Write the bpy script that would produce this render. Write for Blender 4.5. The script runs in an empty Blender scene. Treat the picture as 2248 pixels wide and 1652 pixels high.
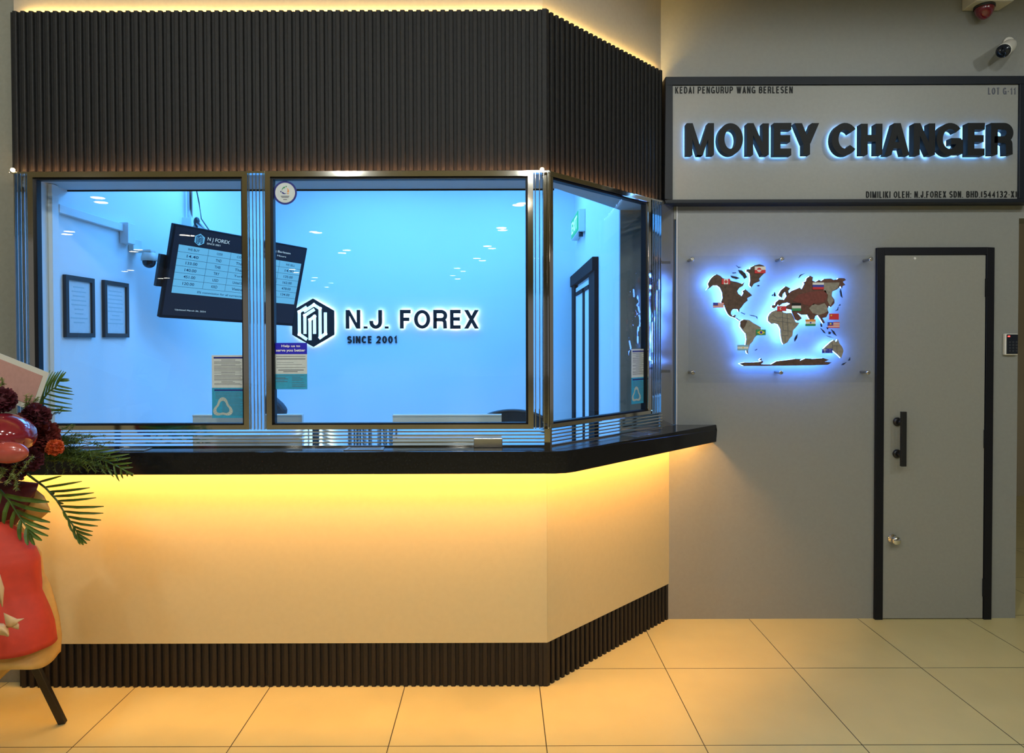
import bpy, bmesh, math, random
from mathutils import Vector, Matrix
random.seed(7)
S = bpy.context.scene
COL = S.collection
PI = math.pi

# ------------------------------------------------------------------ camera
F, PT, CX, CY, H, RO = 1476.6, .0158, 1096.7, 772.2, 1.5355, -.0027
cd = bpy.data.cameras.new('camera'); cam = bpy.data.objects.new('camera', cd); COL.objects.link(cam)
cd.sensor_width = 36; cd.lens = F / 2248 * 36
cd.shift_x = (1124 - CX) / 2248; cd.shift_y = -(826 - CY) / 2248
cd.clip_start = .05; cd.clip_end = 100
cam.matrix_world = Matrix.Translation((0, 0, H)) @ Matrix.Rotation(PI / 2 - PT, 4, 'X') @ Matrix.Rotation(RO, 4, 'Z')
S.camera = cam

# ------------------------------------------------------------------ world, exposure, room lights
w = bpy.data.worlds.new('hall_ambience'); S.world = w; w.use_nodes = True
w.node_tree.nodes['Background'].inputs[0].default_value = (1, .97, .92, 1)
w.node_tree.nodes['Background'].inputs[1].default_value = .14
S.view_settings.view_transform = 'Standard'; S.view_settings.look = 'None'
S.view_settings.exposure = 0; S.view_settings.gamma = 1; S.view_settings.use_curve_mapping = False
S.cycles.use_denoising = True
S.cycles.caustics_reflective = False; S.cycles.caustics_refractive = False
S.cycles.max_bounces = 10; S.cycles.transparent_max_bounces = 16; S.cycles.glossy_bounces = 6

def area(name, loc, sx, sy, power, color, rot=(0, 0, 0)):
    l = bpy.data.lights.new(name, 'AREA'); l.shape = 'RECTANGLE'; l.size = sx; l.size_y = sy
    l.energy = power; l.color = color
    o = bpy.data.objects.new(name, l); o.location = loc; o.rotation_euler = rot; COL.objects.link(o); return o

def spot(name, loc, power, color, ang=PI, blend=.12, rad=.08, rot=(0, 0, 0)):
    l = bpy.data.lights.new(name, 'SPOT'); l.energy = power; l.color = color
    l.spot_size = ang; l.spot_blend = blend; l.shadow_soft_size = rad
    o = bpy.data.objects.new(name, l); o.location = loc; o.rotation_euler = rot; COL.objects.link(o); return o

BLUE = (.09, .40, 1.0)
# ceiling panels of the office behind the glass
area('office_panel_light', (-1.45, 4.45, 3.04), 1.0, .9, 34, BLUE)
area('office_panel_light', (-.2, 4.3, 3.04), 1.0, .9, 34, BLUE)
area('office_panel_light', (-1.1, 5.5, 3.04), 1.2, .6, 19, BLUE)
area('office_panel_light', (.1, 5.4, 3.04), .8, .6, 19, BLUE)
# extra hall downlights, out of view, added to light the floor and walls (their trims are built with the other downlights)
WARM = (.95, 1.0, .98)
HALL = [(-1.9, .7), (-.3, .3), (1.4, .5), (3.3, .6), (-1.6, -1.2), (.4, -1.4), (2.4, -1.2)]
for x, y in HALL:
    spot('added_hall_lamp', (x, y, 3.46), 58, WARM)

# ------------------------------------------------------------------ projection helper (pixel -> point on a plane of the place)
def ray(u, v):
    A, B = (u - CX) / F, (CY - v) / F
    c, s = math.cos(RO), math.sin(RO)
    a, b = A * c - B * s, A * s + B * c
    c, s = math.cos(PT), math.sin(PT)
    return a, c + s * b, -s + c * b
def at(u, v, Y):
    a, y, z = ray(u, v); t = Y / y
    return Vector((a * t, Y, H + z * t))
def atX(u, v, X):
    a, y, z = ray(u, v); t = X / a
    return Vector((X, y * t, H + z * t))
def atZ(u, v, Z):
    a, y, z = ray(u, v); t = (Z - H) / z
    return Vector((a * t, y * t, Z))

# ------------------------------------------------------------------ materials
MATS = {}
def mat(name, col, rough=.5, metal=0, emit=None, es=0, noise=0, nscale=20, bump=0, coat=0, spec=.5, alpha=None):
    m = bpy.data.materials.new(name); m.use_nodes = True; nt = m.node_tree; b = nt.nodes['Principled BSDF']
    b.inputs['Base Color'].default_value = (*col, 1); b.inputs['Roughness'].default_value = rough
    b.inputs['Metallic'].default_value = metal; b.inputs['Coat Weight'].default_value = coat
    b.inputs['Specular IOR Level'].default_value = spec
    if emit: b.inputs['Emission Color'].default_value = (*emit, 1); b.inputs['Emission Strength'].default_value = es
    if noise or bump:
        tc = nt.nodes.new('ShaderNodeTexCoord'); n = nt.nodes.new('ShaderNodeTexNoise')
        n.inputs['Scale'].default_value = nscale; n.inputs['Detail'].default_value = 6
        nt.links.new(tc.outputs['Object'], n.inputs['Vector'])
        if noise:
            r = nt.nodes.new('ShaderNodeValToRGB')
            r.color_ramp.elements[0].position = .3; r.color_ramp.elements[1].position = .7
            r.color_ramp.elements[0].color = (*[max(0, c * (1 - noise)) for c in col], 1)
            r.color_ramp.elements[1].color = (*[min(1, c * (1 + noise)) for c in col], 1)
            nt.links.new(n.outputs['Fac'], r.inputs['Fac']); nt.links.new(r.outputs['Color'], b.inputs['Base Color'])
        if bump:
            bp = nt.nodes.new('ShaderNodeBump'); bp.inputs['Strength'].default_value = bump; bp.inputs['Distance'].default_value = .002
            nt.links.new(n.outputs['Fac'], bp.inputs['Height']); nt.links.new(bp.outputs['Normal'], b.inputs['Normal'])
    return m
def glass(name, tint, ior=1.5, gain=1.0):
    m = bpy.data.materials.new(name); m.use_nodes = True; nt = m.node_tree; nt.nodes.clear()
    o = nt.nodes.new('ShaderNodeOutputMaterial'); mx = nt.nodes.new('ShaderNodeMixShader')
    t = nt.nodes.new('ShaderNodeBsdfTransparent'); g = nt.nodes.new('ShaderNodeBsdfGlossy'); fr = nt.nodes.new('ShaderNodeFresnel')
    geo = nt.nodes.new('ShaderNodeNewGeometry')
    t.inputs['Color'].default_value = (*tint, 1); g.inputs['Roughness'].default_value = 0.0
    fr.inputs['IOR'].default_value = ior
    mul = nt.nodes.new('ShaderNodeMath'); mul.operation = 'MULTIPLY'; mul.inputs[1].default_value = gain
    inv = nt.nodes.new('ShaderNodeMath'); inv.operation = 'SUBTRACT'; inv.inputs[0].default_value = 1
    m2 = nt.nodes.new('ShaderNodeMath'); m2.operation = 'MULTIPLY'
    nt.links.new(fr.outputs[0], mul.inputs[0]); nt.links.new(geo.outputs['Backfacing'], inv.inputs[1])
    nt.links.new(mul.outputs[0], m2.inputs[0]); nt.links.new(inv.outputs[0], m2.inputs[1])
    nt.links.new(m2.outputs[0], mx.inputs[0]); nt.links.new(t.outputs[0], mx.inputs[1]); nt.links.new(g.outputs[0], mx.inputs[2])
    nt.links.new(mx.outputs[0], o.inputs[0]); return m
def floor_mat():
    m = mat('floor_tile', (.62, .535, .25), .34, noise=.06, nscale=3)
    nt = m.node_tree; b = nt.nodes['Principled BSDF']
    tc = nt.nodes.new('ShaderNodeTexCoord'); sp = nt.nodes.new('ShaderNodeSeparateXYZ'); nt.links.new(tc.outputs['Object'], sp.inputs[0])
    def line(axis, off):
        a = nt.nodes.new('ShaderNodeMath'); a.operation = 'SUBTRACT'; a.inputs[1].default_value = off - 60
        d = nt.nodes.new('ShaderNodeMath'); d.operation = 'DIVIDE'; d.inputs[1].default_value = .6
        f = nt.nodes.new('ShaderNodeMath'); f.operation = 'FRACT'
        l = nt.nodes.new('ShaderNodeMath'); l.operation = 'LESS_THAN'; l.inputs[1].default_value = .006
        nt.links.new(sp.outputs[axis], a.inputs[0]); nt.links.new(a.outputs[0], d.inputs[0]); nt.links.new(d.outputs[0], f.inputs[0]); nt.links.new(f.outputs[0], l.inputs[0])
        return l
    lx, ly = line(0, -1.628), line(1, 3.129)
    mx = nt.nodes.new('ShaderNodeMath'); mx.operation = 'MAXIMUM'; nt.links.new(lx.outputs[0], mx.inputs[0]); nt.links.new(ly.outputs[0], mx.inputs[1])
    mix = nt.nodes.new('ShaderNodeMixRGB'); mix.inputs[2].default_value = (.02, .012, .005, 1)
    src = b.inputs['Base Color'].links[0].from_socket
    nt.links.new(mx.outputs[0], mix.inputs[0]); nt.links.new(src, mix.inputs[1]); nt.links.new(mix.outputs[0], b.inputs['Base Color'])
    return m
M = dict(
    floor=floor_mat(),
    cladding=mat('fluted_wood', (.0095, .0100, .0108), .6, noise=.3, nscale=60, bump=.2, spec=.35),
    base_clad=mat('fluted_base', (.009, .0065, .005), .6, noise=.35, nscale=60, bump=.2),
    cream=mat('cream_panel', (.59, .51, .295), .5, noise=.02, nscale=40, bump=.03),
    grey_wall=mat('grey_paint', (.265, .275, .262), .38, noise=.03, nscale=60, bump=.06),
    upper=mat('upper_wall_paint', (.36, .345, .30), .6, noise=.03, nscale=60, bump=.06),
    left_wall=mat('left_wall_paint', (.24, .24, .20), .6, noise=.05, nscale=60, bump=.06),
    white=mat('office_white', (.82, .83, .84), .6, bump=.02, nscale=40),
    soffit=mat('soffit_paint', (.6, .62, .64), .7),
    chrome=mat('polished_steel', (.72, .69, .62), .07, 1),
    fin=mat('polished_fin', (.80, .82, .84), .04, 1),
    steel=mat('brushed_steel', (.62, .6, .55), .25, 1),
    black_metal=mat('black_frame', (.005, .006, .010), .45, spec=.28),
    sign_frame=mat('sign_frame_dark', (.006, .010, .017), .45, spec=.3),
    granite=mat('black_granite', (.007, .007, .009), .13, noise=.5, nscale=120, spec=.38),
    inner_black=mat('inner_frame_black', (.004, .005, .007), .7, spec=.12),
    black=mat('black_plastic', (.008, .009, .011), .4),
    letter=mat('letter_black', (.007, .009, .011), .5, spec=.25),
    glass=glass('clear_glass', (.93, .97, .98), 1.52, 1.35),
    acrylic=glass('clear_acrylic', (.96, .97, .98), 1.45, 1.0),
    mirror=mat('glossy_filler', (.42, .42, .42), .045, .75),
    led_warm=mat('led_warm', (1, .8, .4), .5, emit=(1, .46, .115), es=150),
    led_top=mat('led_warm_top', (1, .8, .4), .5, emit=(1, .60, .16), es=230),
    led_low=mat('led_warm_low', (1, .8, .4), .5, emit=(1, .40, .12), es=85),
    led_blue=mat('led_blue', (1, 1, 1), .5, emit=(.075, .25, 1.0), es=42),
    led_sign=mat('led_sign', (1, 1, 1), .5, emit=(.18, .46, 1.0), es=15),
    led_white=mat('led_white', (1, 1, 1), .5, emit=(.75, .95, 1.0), es=8),
    lamp=mat('downlight_glow', (1, 1, 1), .5, emit=(1, .93, .78), es=40),
    spot_lamp=mat('bead_glow', (1, 1, 1), .5, emit=(1, .75, .3), es=25),
    ceiling=mat('hall_ceiling', (.48, .45, .38), .8),
    paper=mat('paper_white', (.62, .68, .70), .6, noise=.04, nscale=60),
    paper_blue=mat('paper_blue', (.03, .36, .62), .6, noise=.08, nscale=60),
    navy=mat('ink_navy', (.012, .02, .22), .6),
    blue_ink=mat('ink_blue', (.012, .010, .58), .6),
    ink=mat('ink_grey', (.10, .11, .14), .6),
    ink_light=mat('ink_pale', (.42, .55, .58), .6),
    white_ink=mat('ink_white', (.9, .9, .92), .6),
    tv_black=mat('screen_black', (.008, .009, .012), .6, spec=.2),
    tv_dark=mat('screen_header', (.012, .015, .022), .7, spec=.15, emit=(.02, .03, .06), es=.3),
    tv_cell=mat('screen_cells', (.02, .02, .02), .3, emit=(.13, .47, .80), es=1.0),
    tv_ink=mat('screen_ink', (.005, .01, .04), .7, spec=.1, emit=(.004, .03, .10), es=.5),
    tv_white=mat('screen_white', (.1, .1, .1), .5, emit=(.6, .8, .9), es=.9),
    walnut=mat('dark_wood', (.085, .048, .034), .5, noise=.35, nscale=70),
    rust=mat('reddish_wood', (.115, .048, .034), .5, noise=.3, nscale=70),
    ash=mat('pale_wood', (.27, .25, .21), .5, noise=.2, nscale=70),
    red=mat('flag_red', (.62, .03, .04), .5), white_f=mat('flag_white', (.8, .8, .8), .5),
    green_f=mat('flag_green', (.03, .30, .12), .5), blue_f=mat('flag_blue', (.03, .05, .42), .5),
    sky_f=mat('flag_sky', (.25, .5, .7), .5), yellow_f=mat('flag_yellow', (.8, .6, .05), .5), orange_f=mat('flag_orange', (.8, .3, .05), .5),
    siren_white=mat('siren_white', (.62, .60, .50), .5), siren_red=mat('siren_red', (.16, .006, .02), .15, coat=1),
    cam_white=mat('camera_white', (.75, .74, .68), .35), cam_black=mat('camera_black', (.008, .012, .02), .12),
    red_led=mat('red_led', (1, .1, .1), .5, emit=(1, .04, .03), es=4),
    exit_green=mat('exit_green', (.0, .12, .05), .5, emit=(.02, .55, .24), es=.9),
    exit_text=mat('exit_text', (.8, 1, .9), .5, emit=(.55, 1, .85), es=.9),
    mesh_blue=mat('chair_mesh', (.03, .05, .07), .7),
    wrap=mat('red_wrap', (.58, .040, .014), .65, noise=.08, nscale=30),
    gold=mat('gold_lining', (.66, .36, .09), .5, noise=.08, nscale=30),
    ribbon=mat('ribbon_beige', (.72, .45, .22), .5),
    frond=mat('palm_green', (.085, .15, .018), .45, noise=.35, nscale=25),
    fern=mat('fern_green', (.075, .12, .015), .6, noise=.35, nscale=25),
    sprig=mat('sprig_green', (.20, .24, .06), .6, noise=.3, nscale=40),
    burgundy=mat('celosia_burgundy', (.075, .004, .012), .75, noise=.4, nscale=50),
    crimson=mat('celosia_crimson', (.17, .02, .015), .7, noise=.4, nscale=50),
    orange=mat('bloom_orange', (.62, .10, .02), .6, noise=.3, nscale=60),
    balloon=mat('balloon_red', (.22, .012, .02), .12, coat=1),
    petal=mat('petal_salmon', (.42, .07, .05), .25, noise=.2, nscale=20, coat=.6),
    card=mat('card_pink', (.50, .27, .23), .25, noise=.05, nscale=60, coat=.7), card_edge=mat('card_edge', (.62, .60, .53), .4),
)

# ------------------------------------------------------------------ object helpers
def tag(o, label=None, cat=None, group=None, kind=None):
    if label: o['label'] = label
    if cat: o['category'] = cat
    if group: o['group'] = group
    if kind: o['kind'] = kind
    return o
def empty(name, loc, label=None, cat=None, group=None, kind=None, mw=None):
    o = bpy.data.objects.new(name, None); o.empty_display_size = .05; COL.objects.link(o)
    o.matrix_world = mw if mw is not None else Matrix.Translation(loc)
    return tag(o, label, cat, group, kind)
def world_of(o):
    m = o.matrix_basis.copy()
    while o.parent: o = o.parent; m = o.matrix_basis @ m
    return m

class MB:
    def __init__(s): s.v = []; s.f = []; s.mi = []; s.sm = []
    def add(s, vs, fs, mi=0, smooth=False):
        n = len(s.v); s.v += [Vector(p) for p in vs]; s.f += [[i + n for i in f] for f in fs]
        s.mi += [mi] * len(fs); s.sm += [smooth] * len(fs); return s
    def box(s, x0, x1, y0, y1, z0, z1, mi=0):
        x0, x1 = sorted((x0, x1)); y0, y1 = sorted((y0, y1)); z0, z1 = sorted((z0, z1))
        return s.add([(x0, y0, z0), (x1, y0, z0), (x1, y1, z0), (x0, y1, z0), (x0, y0, z1), (x1, y0, z1), (x1, y1, z1), (x0, y1, z1)],
                     [(0, 3, 2, 1), (4, 5, 6, 7), (0, 1, 5, 4), (1, 2, 6, 5), (2, 3, 7, 6), (3, 0, 4, 7)], mi)
    def obox(s, o, ex, ey, ez, mi=0):      # oriented box: corner o and three edge vectors
        o, ex, ey, ez = map(Vector, (o, ex, ey, ez))
        if ex.cross(ey).dot(ez) < 0: o = o + ez; ez = -ez
        return s.add([o, o + ex, o + ex + ey, o + ey, o + ez, o + ex + ez, o + ex + ey + ez, o + ey + ez],
                     [(0, 3, 2, 1), (4, 5, 6, 7), (0, 1, 5, 4), (1, 2, 6, 5), (2, 3, 7, 6), (3, 0, 4, 7)], mi)
    def prism(s, poly, y0, y1, mi=0):      # outline in X,Z extruded from y0 (front) to y1
        a = sum(p[0] * q[1] - q[0] * p[1] for p, q in zip(poly, poly[1:] + poly[:1]))
        if a < 0: poly = poly[::-1]
        n = len(poly)
        vs = [(x, y0, z) for x, z in poly] + [(x, y1, z) for x, z in poly]
        fs = [list(range(n)), list(range(2 * n - 1, n - 1, -1))] + [[(i + 1) % n, i, n + i, n + (i + 1) % n] for i in range(n)]
        return s.add(vs, fs, mi)
    def vprism(s, poly, z0, z1, mi=0):     # plan outline in X,Y extruded upwards
        a = sum(p[0] * q[1] - q[0] * p[1] for p, q in zip(poly, poly[1:] + poly[:1]))
        if a < 0: poly = poly[::-1]
        n = len(poly)
        vs = [(x, y, z0) for x, y in poly] + [(x, y, z1) for x, y in poly]
        fs = [list(range(n - 1, -1, -1)), list(range(n, 2 * n))] + [[i, (i + 1) % n, n + (i + 1) % n, n + i] for i in range(n)]
        return s.add(vs, fs, mi)
    def tube(s, path, r, n=10, mi=0, cap=True):
        path = [Vector(p) for p in path]; rs = r if isinstance(r, (list, tuple)) else [r] * len(path)
        vs = []; fs = []
        for i, p in enumerate(path):
            d = (path[min(i + 1, len(path) - 1)] - path[max(i - 1, 0)]).normalized()
            up = Vector((0, 0, 1)) if abs(d.z) < .9 else Vector((0, 1, 0))
            a = d.cross(up).normalized(); b = d.cross(a).normalized()
            for k in range(n):
                t = 2 * PI * k / n; vs.append(p + rs[i] * (a * math.cos(t) + b * math.sin(t)))
        for i in range(len(path) - 1):
            for k in range(n): fs.append((i * n + k, i * n + (k + 1) % n, (i + 1) * n + (k + 1) % n, (i + 1) * n + k))
        s.add(vs, fs, mi, True)
        if cap:
            s.add(vs[:n], [list(range(n - 1, -1, -1))], mi); s.add(vs[-n:], [list(range(n))], mi)
        return s
    def lathe(s, o, axis, prof, n=24, mi=0):   # prof: (distance along axis, radius)
        ax = Vector(axis).normalized(); o = Vector(o)
        return s.tube([o + ax * d for d, r in prof], [max(r, 1e-4) for d, r in prof], n, mi) if len(prof) > 1 else s
    def ball(s, c, rx, ry=None, rz=None, n=20, m=12, mi=0):
        ry = ry or rx; rz = rz or rx; c = Vector(c); vs = []; fs = []
        for i in range(m + 1):
            t = PI * i / m
            for k in range(n):
                p = 2 * PI * k / n; vs.append(c + Vector((rx * math.sin(t) * math.cos(p), ry * math.sin(t) * math.sin(p), rz * math.cos(t))))
        for i in range(m):
            for k in range(n): fs.append((i * n + k, (i + 1) * n + k, (i + 1) * n + (k + 1) % n, i * n + (k + 1) % n))
        return s.add(vs, fs, mi, True)
    def build(s, name, mats, parent=None, local=False, bevel=0):
        me = bpy.data.meshes.new(name)
        vs = s.v
        if parent is not None and not local:
            inv = world_of(parent).inverted(); vs = [inv @ p for p in vs]
        me.from_pydata([tuple(p) for p in vs], [], s.f)
        for m_ in (mats if isinstance(mats, (list, tuple)) else [mats]): me.materials.append(m_)
        for p, i, sm in zip(me.polygons, s.mi, s.sm): p.material_index = i; p.use_smooth = sm
        bm = bmesh.new(); bm.from_mesh(me); bmesh.ops.remove_doubles(bm, verts=bm.verts, dist=1e-6)
        bmesh.ops.recalc_face_normals(bm, faces=bm.faces)
        bm.to_mesh(me); bm.free(); me.update()
        o = bpy.data.objects.new(name, me); COL.objects.link(o)
        if parent is not None: o.parent = parent
        if bevel:
            b = o.modifiers.new('bevel', 'BEVEL'); b.width = bevel; b.segments = 2; b.limit_method = 'ANGLE'
        return o

def text_mesh(body, bold=0.0, space=1.0):
    cu = bpy.data.curves.new('t', 'FONT'); cu.body = body; cu.size = 1; cu.offset = bold; cu.space_character = space
    cu.fill_mode = 'FRONT'; cu.resolution_u = 6
    o = bpy.data.objects.new('t', cu); COL.objects.link(o)
    bpy.context.view_layer.update()
    me = bpy.data.meshes.new_from_object(o.evaluated_get(bpy.context.evaluated_depsgraph_get()))
    vs = [tuple(v.co) for v in me.vertices]; fs = [list(p.vertices) for p in me.polygons]
    bpy.data.objects.remove(o); bpy.data.curves.remove(cu); bpy.data.meshes.remove(me)
    return vs, fs
def text(mb, body, o, ex, ez, w, h, depth=0.0, n=None, bold=0.0, mi=0, space=1.0):
    """fit the writing into a w x h box whose lower left corner is o; ex, ez unit vectors; solid if depth (backwards from the face)"""
    vs, fs = text_mesh(body, bold, space)
    xs = [v[0] for v in vs]; ys = [v[1] for v in vs]
    sx = w / (max(xs) - min(xs)); sy = h / (max(ys) - min(ys)); x0, y0 = min(xs), min(ys)
    o, ex, ez = Vector(o), Vector(ex), Vector(ez); n = Vector(n) if n is not None else ex.cross(ez)
    P = [o + ex * ((v[0] - x0) * sx) + ez * ((v[1] - y0) * sy) for v in vs]
    if not depth: return mb.add(P, fs, mi)
    # solid letter: front, back and the rim between
    bm = bmesh.new(); bv = [bm.verts.new(p) for p in P]
    for f in fs:
        try: bm.faces.new([bv[i] for i in f])
        except ValueError: pass
    bmesh.ops.remove_doubles(bm, verts=bm.verts, dist=1e-5)
    r = bmesh.ops.extrude_face_region(bm, geom=bm.faces[:])
    bmesh.ops.translate(bm, verts=[g for g in r['geom'] if isinstance(g, bmesh.types.BMVert)], vec=-n * depth)
    bm.verts.index_update()
    mb.add([v.co.copy() for v in bm.verts], [[v.index for v in f.verts] for f in bm.faces], mi); bm.free()
    return mb
def arc(cx, cy, rx, ry, a0, a1, n=14): return [(cx + rx * math.cos(math.radians(a0 + (a1 - a0) * i / n)), cy + ry * math.sin(math.radians(a0 + (a1 - a0) * i / n))) for i in range(n + 1)]
OO = arc(.5, .5, .5, .5, 90, 450, 32)
# lines: 'd' slanted bar cut level, 'p' bar following points; in the unit box of the stroke centre line
GL = dict(
    A=[('d', 0, 0, .5, 1), ('d', 1, 0, .5, 1), ('p', [(.2, .26), (.8, .26)])],
    B=[('p', [(0, 0), (0, 1)]), ('p', [(0, 1)] + arc(.55, .765, .38, .235, 90, -90) + [(0, .53)]), ('p', [(0, .53)] + arc(.6, .265, .4, .265, 90, -90) + [(0, 0)])],
    C=[('p', arc(.5, .5, .5, .5, 38, 322, 26))], D=[('p', [(0, 0), (0, 1)] + arc(.45, .5, .55, .5, 90, -90, 18) + [(0, 0)])],
    E=[('p', [(1, 1), (0, 1), (0, 0), (1, 0)]), ('p', [(0, .52), (.92, .52)])], F=[('p', [(1, 1), (0, 1), (0, -.1)]), ('p', [(0, .5), (.85, .5)])],
    G=[('p', arc(.5, .5, .5, .5, 40, 355, 28) + [(.98, .42), (.55, .42)]), ('p', [(.98, .48), (.98, -.06)])], H=[('p', [(0, -.1), (0, 1.1)]), ('p', [(1, -.1), (1, 1.1)]), ('p', [(0, .53), (1, .53)])],
    I=[('p', [(.5, -.1), (.5, 1.1)])], J=[('p', [(1, 1.1), (1, .32)] + arc(.5, .32, .5, .32, 0, -180, 16)[1:] + [(0, .40)])], K=[('p', [(0, -.1), (0, 1.1)]), ('d', .04, .36, .95, 1), ('d', .95, 0, .35, .56)],
    L=[('p', [(0, 1.1), (0, 0), (1, 0)])], M=[('p', [(0, -.1), (0, 1.1)]), ('p', [(1, -.1), (1, 1.1)]), ('d', .5, 0, .02, 1), ('d', .5, 0, .98, 1)],
    N=[('p', [(0, -.1), (0, 1.1)]), ('p', [(1, -.1), (1, 1.1)]), ('d', .97, 0, .03, 1)], O=[('o',)], P=[('p', [(0, -.1), (0, 1)] + arc(.6, .735, .4, .265, 90, -90) + [(0, .47)])],
    R=[('p', [(0, -.1), (0, 1)] + arc(.6, .74, .38, .26, 90, -90) + [(0, .48)]), ('p', arc(.55, .28, .38, .20, 90, 10, 8) + [(.95, -.1)])],
    S=[('p', arc(.5, .75, .46, .25, 25, 270, 16) + arc(.5, .25, .5, .25, 90, -155, 16)[1:])], T=[('p', [(0, 1), (1, 1)]), ('p', [(.5, 1), (.5, -.1)])],
    U=[('p', [(0, 1.1)] + arc(.5, .34, .5, .34, 180, 360, 16) + [(1, 1.1)])], V=[('d', .5, 0, 0, 1), ('d', .5, 0, 1, 1)], W=[('d', .26, 0, 0, 1), ('d', .26, 0, .5, 1), ('d', .74, 0, .5, 1), ('d', .74, 0, 1, 1)],
    X=[('d', 0, 0, 1, 1), ('d', 1, 0, 0, 1)], Y=[('p', [(.5, -.1), (.5, .42)]), ('d', .5, .36, 0, 1), ('d', .5, .36, 1, 1)], Z=[('p', [(0, 1), (1, 1), (0, 0), (1, 0)])])
GL.update({'0': [('o',)], '1': [('p', [(0, .74), (.7, 1), (.7, -.1)])], '2': [('p', arc(.5, .72, .48, .28, 165, -20, 14) + [(0, 0), (1.05, 0)])], '3': [('p', arc(.45, .76, .45, .24, 150, -90, 12) + arc(.45, .26, .5, .26, 90, -150, 14)[1:])],
    '4': [('p', [(.75, -.1), (.75, 1), (0, .3), (1, .3)])], '5': [('p', [(.95, 1), (.15, 1), (.08, .52)] + arc(.48, .32, .5, .32, 130, -150, 16))], '.': [('p', [(.5, -.1), (.5, .04)])], '-': [('p', [(.1, .42), (.9, .42)])],
    ':': [('p', [(.5, -.1), (.5, .04)]), ('p', [(.5, .55), (.5, .69)])], '(': [('p', arc(1.1, .5, 1.1, .62, 125, 235, 12))], ')': [('p', arc(-.1, .5, 1.1, .62, 55, -55, 12))]})
GW = dict(M=.86, W=1.0, I=.22, J=.55, E=.64, F=.6, L=.58, C=.74, G=.78, O=.78, **{'1': .5, '.': .2, ':': .2, '-': .36, '(': .34, ')': .34, ' ': .26})
def glyph(ch, w, h, t):
    """outlines of one letter w wide, h high, stroke t"""
    out = []; hx, hy = t / 2, t * .46
    def m(p): return (hx + p[0] * (w - 2 * hx), hy + p[1] * (h - 2 * hy))
    for si, st in enumerate(GL[ch]):
        n0_ = len(out)
        if st[0] == 'o':
            o = [(w / 2 + w / 2 * math.cos(2 * PI * i / 40), h / 2 + h / 2 * math.sin(2 * PI * i / 40)) for i in range(40)]
            q = [(w / 2 + (w / 2 - t) * math.cos(2 * PI * i / 40), h / 2 + (h / 2 - t * .92) * math.sin(2 * PI * i / 40)) for i in range(40)]
            for i in range(40): j = (i + 1) % 40; out.append([o[i], o[j], q[j], q[i]])
        elif st[0] == 'd':
            _, x0_, y0_, x1_, y1_ = st; a = m((x0_, 0))[0], y0_ * h; b = m((x1_, 0))[0], y1_ * h
            dx, dy = b[0] - a[0], b[1] - a[1]; k = min(t * (.43 if ch in 'MN' else .5) * math.hypot(dx, dy) / abs(dy), t * .78)
            A0, A1, B0, B1 = a[0] - k, a[0] + k, b[0] - k, b[0] + k
            cl = lambda x: min(max(x, 0), w)
            if x0_ in (0, 1): A0, A1 = (0, 2 * k) if x0_ == 0 else (w - 2 * k, w)
            if x1_ in (0, 1): B0, B1 = (0, 2 * k) if x1_ == 0 else (w - 2 * k, w)
            out.append([(cl(A0), a[1]), (cl(A1), a[1]), (cl(B1), b[1]), (cl(B0), b[1])])
        else:
            P = [Vector(m(p)) for p in st[1]]
            P = [Vector((p.x, min(max(p.y, 0), h))) if k_ in (0, len(P) - 1) else p for k_, p in enumerate(P)]
            l, r = [], []
            for i, p in enumerate(P):
                d0 = (p - P[i - 1]).normalized() if i else None; d1 = (P[i + 1] - p).normalized() if i < len(P) - 1 else None
                d0 = d0 or d1; d1 = d1 or d0; n0 = Vector((-d0.y, d0.x)); n1 = Vector((-d1.y, d1.x)); n = n0 + n1
                n = n / max(n.length_squared / 2, .35) if n.length > 1e-4 else n0
                n = n * .5 * 2 if False else n
                l.append(p + n * t / 2); r.append(p - n * t / 2)
            for i in range(len(P) - 1): out.append([tuple(l[i]), tuple(l[i + 1]), tuple(r[i + 1]), tuple(r[i])])
        out[n0_:] = [(si, p_) for p_ in out[n0_:]]
    return out
def letter_prisms(mb, ch, x, z, w, h, t, y0, y1):
    for si, poly in glyph(ch, w, h, t):
        mb.prism([(x + p[0], z + p[1]) for p in poly], y0 - si * .0002, y1 + si * .0001)
    return mb
def line_prisms(mb, s_, x, z, w, h, t, y0, y1, gap=.2):
    tot = sum(GW.get(c_, .7) for c_ in s_) + gap * (len(s_) - 1); k = w / tot; xx = x
    for c_ in s_:
        g_ = GW.get(c_, .7) * k
        if c_ != ' ': letter_prisms(mb, c_, xx, z, g_, h, min(t, g_ if c_ in 'I.:' else t), y0, y1)
        xx += g_ + gap * k
    return mb
def words(root, nme, mt, s_, x, z, w, h, t, y0, y1, gap=.2):
    """a line of writing, each word a part of its own"""
    tot = sum(GW.get(c_, .7) for c_ in s_) + gap * (len(s_) - 1); k = w / tot; xx = x; mb = MB()
    for c_ in s_ + ' ':
        g_ = GW.get(c_, .7) * k
        if c_ == ' ':
            mb.build(nme, mt, root); mb = MB()
        else: letter_prisms(mb, c_, xx, z, g_, h, min(t, g_ if c_ in 'I.:' else t), y0, y1)
        xx += g_ + gap * k
def structure(name, mb, m, bevel=0): return tag(mb.build(name, m, bevel=bevel), kind='structure')

EX, EY, EZ = Vector((1, 0, 0)), Vector((0, 1, 0)), Vector((0, 0, 1))
R2 = math.sqrt(.5)
D45, N45 = Vector((R2, R2, 0)), Vector((R2, -R2, 0))     # along the slanted side, outward from it
DF, DB, XL, XC = 2.969, 3.692, -2.148, .2085             # shop front, door wall, left end, corner
ZF0, ZF1, ZB = 2.287, 2.988, .1967
ZW0, ZW1 = 1.152, 2.278                                  # foot and head of the windows
XIL, XIR, YIB, ZIC = -2.12, .693, 6.2, 3.06              # office behind the glass

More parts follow.
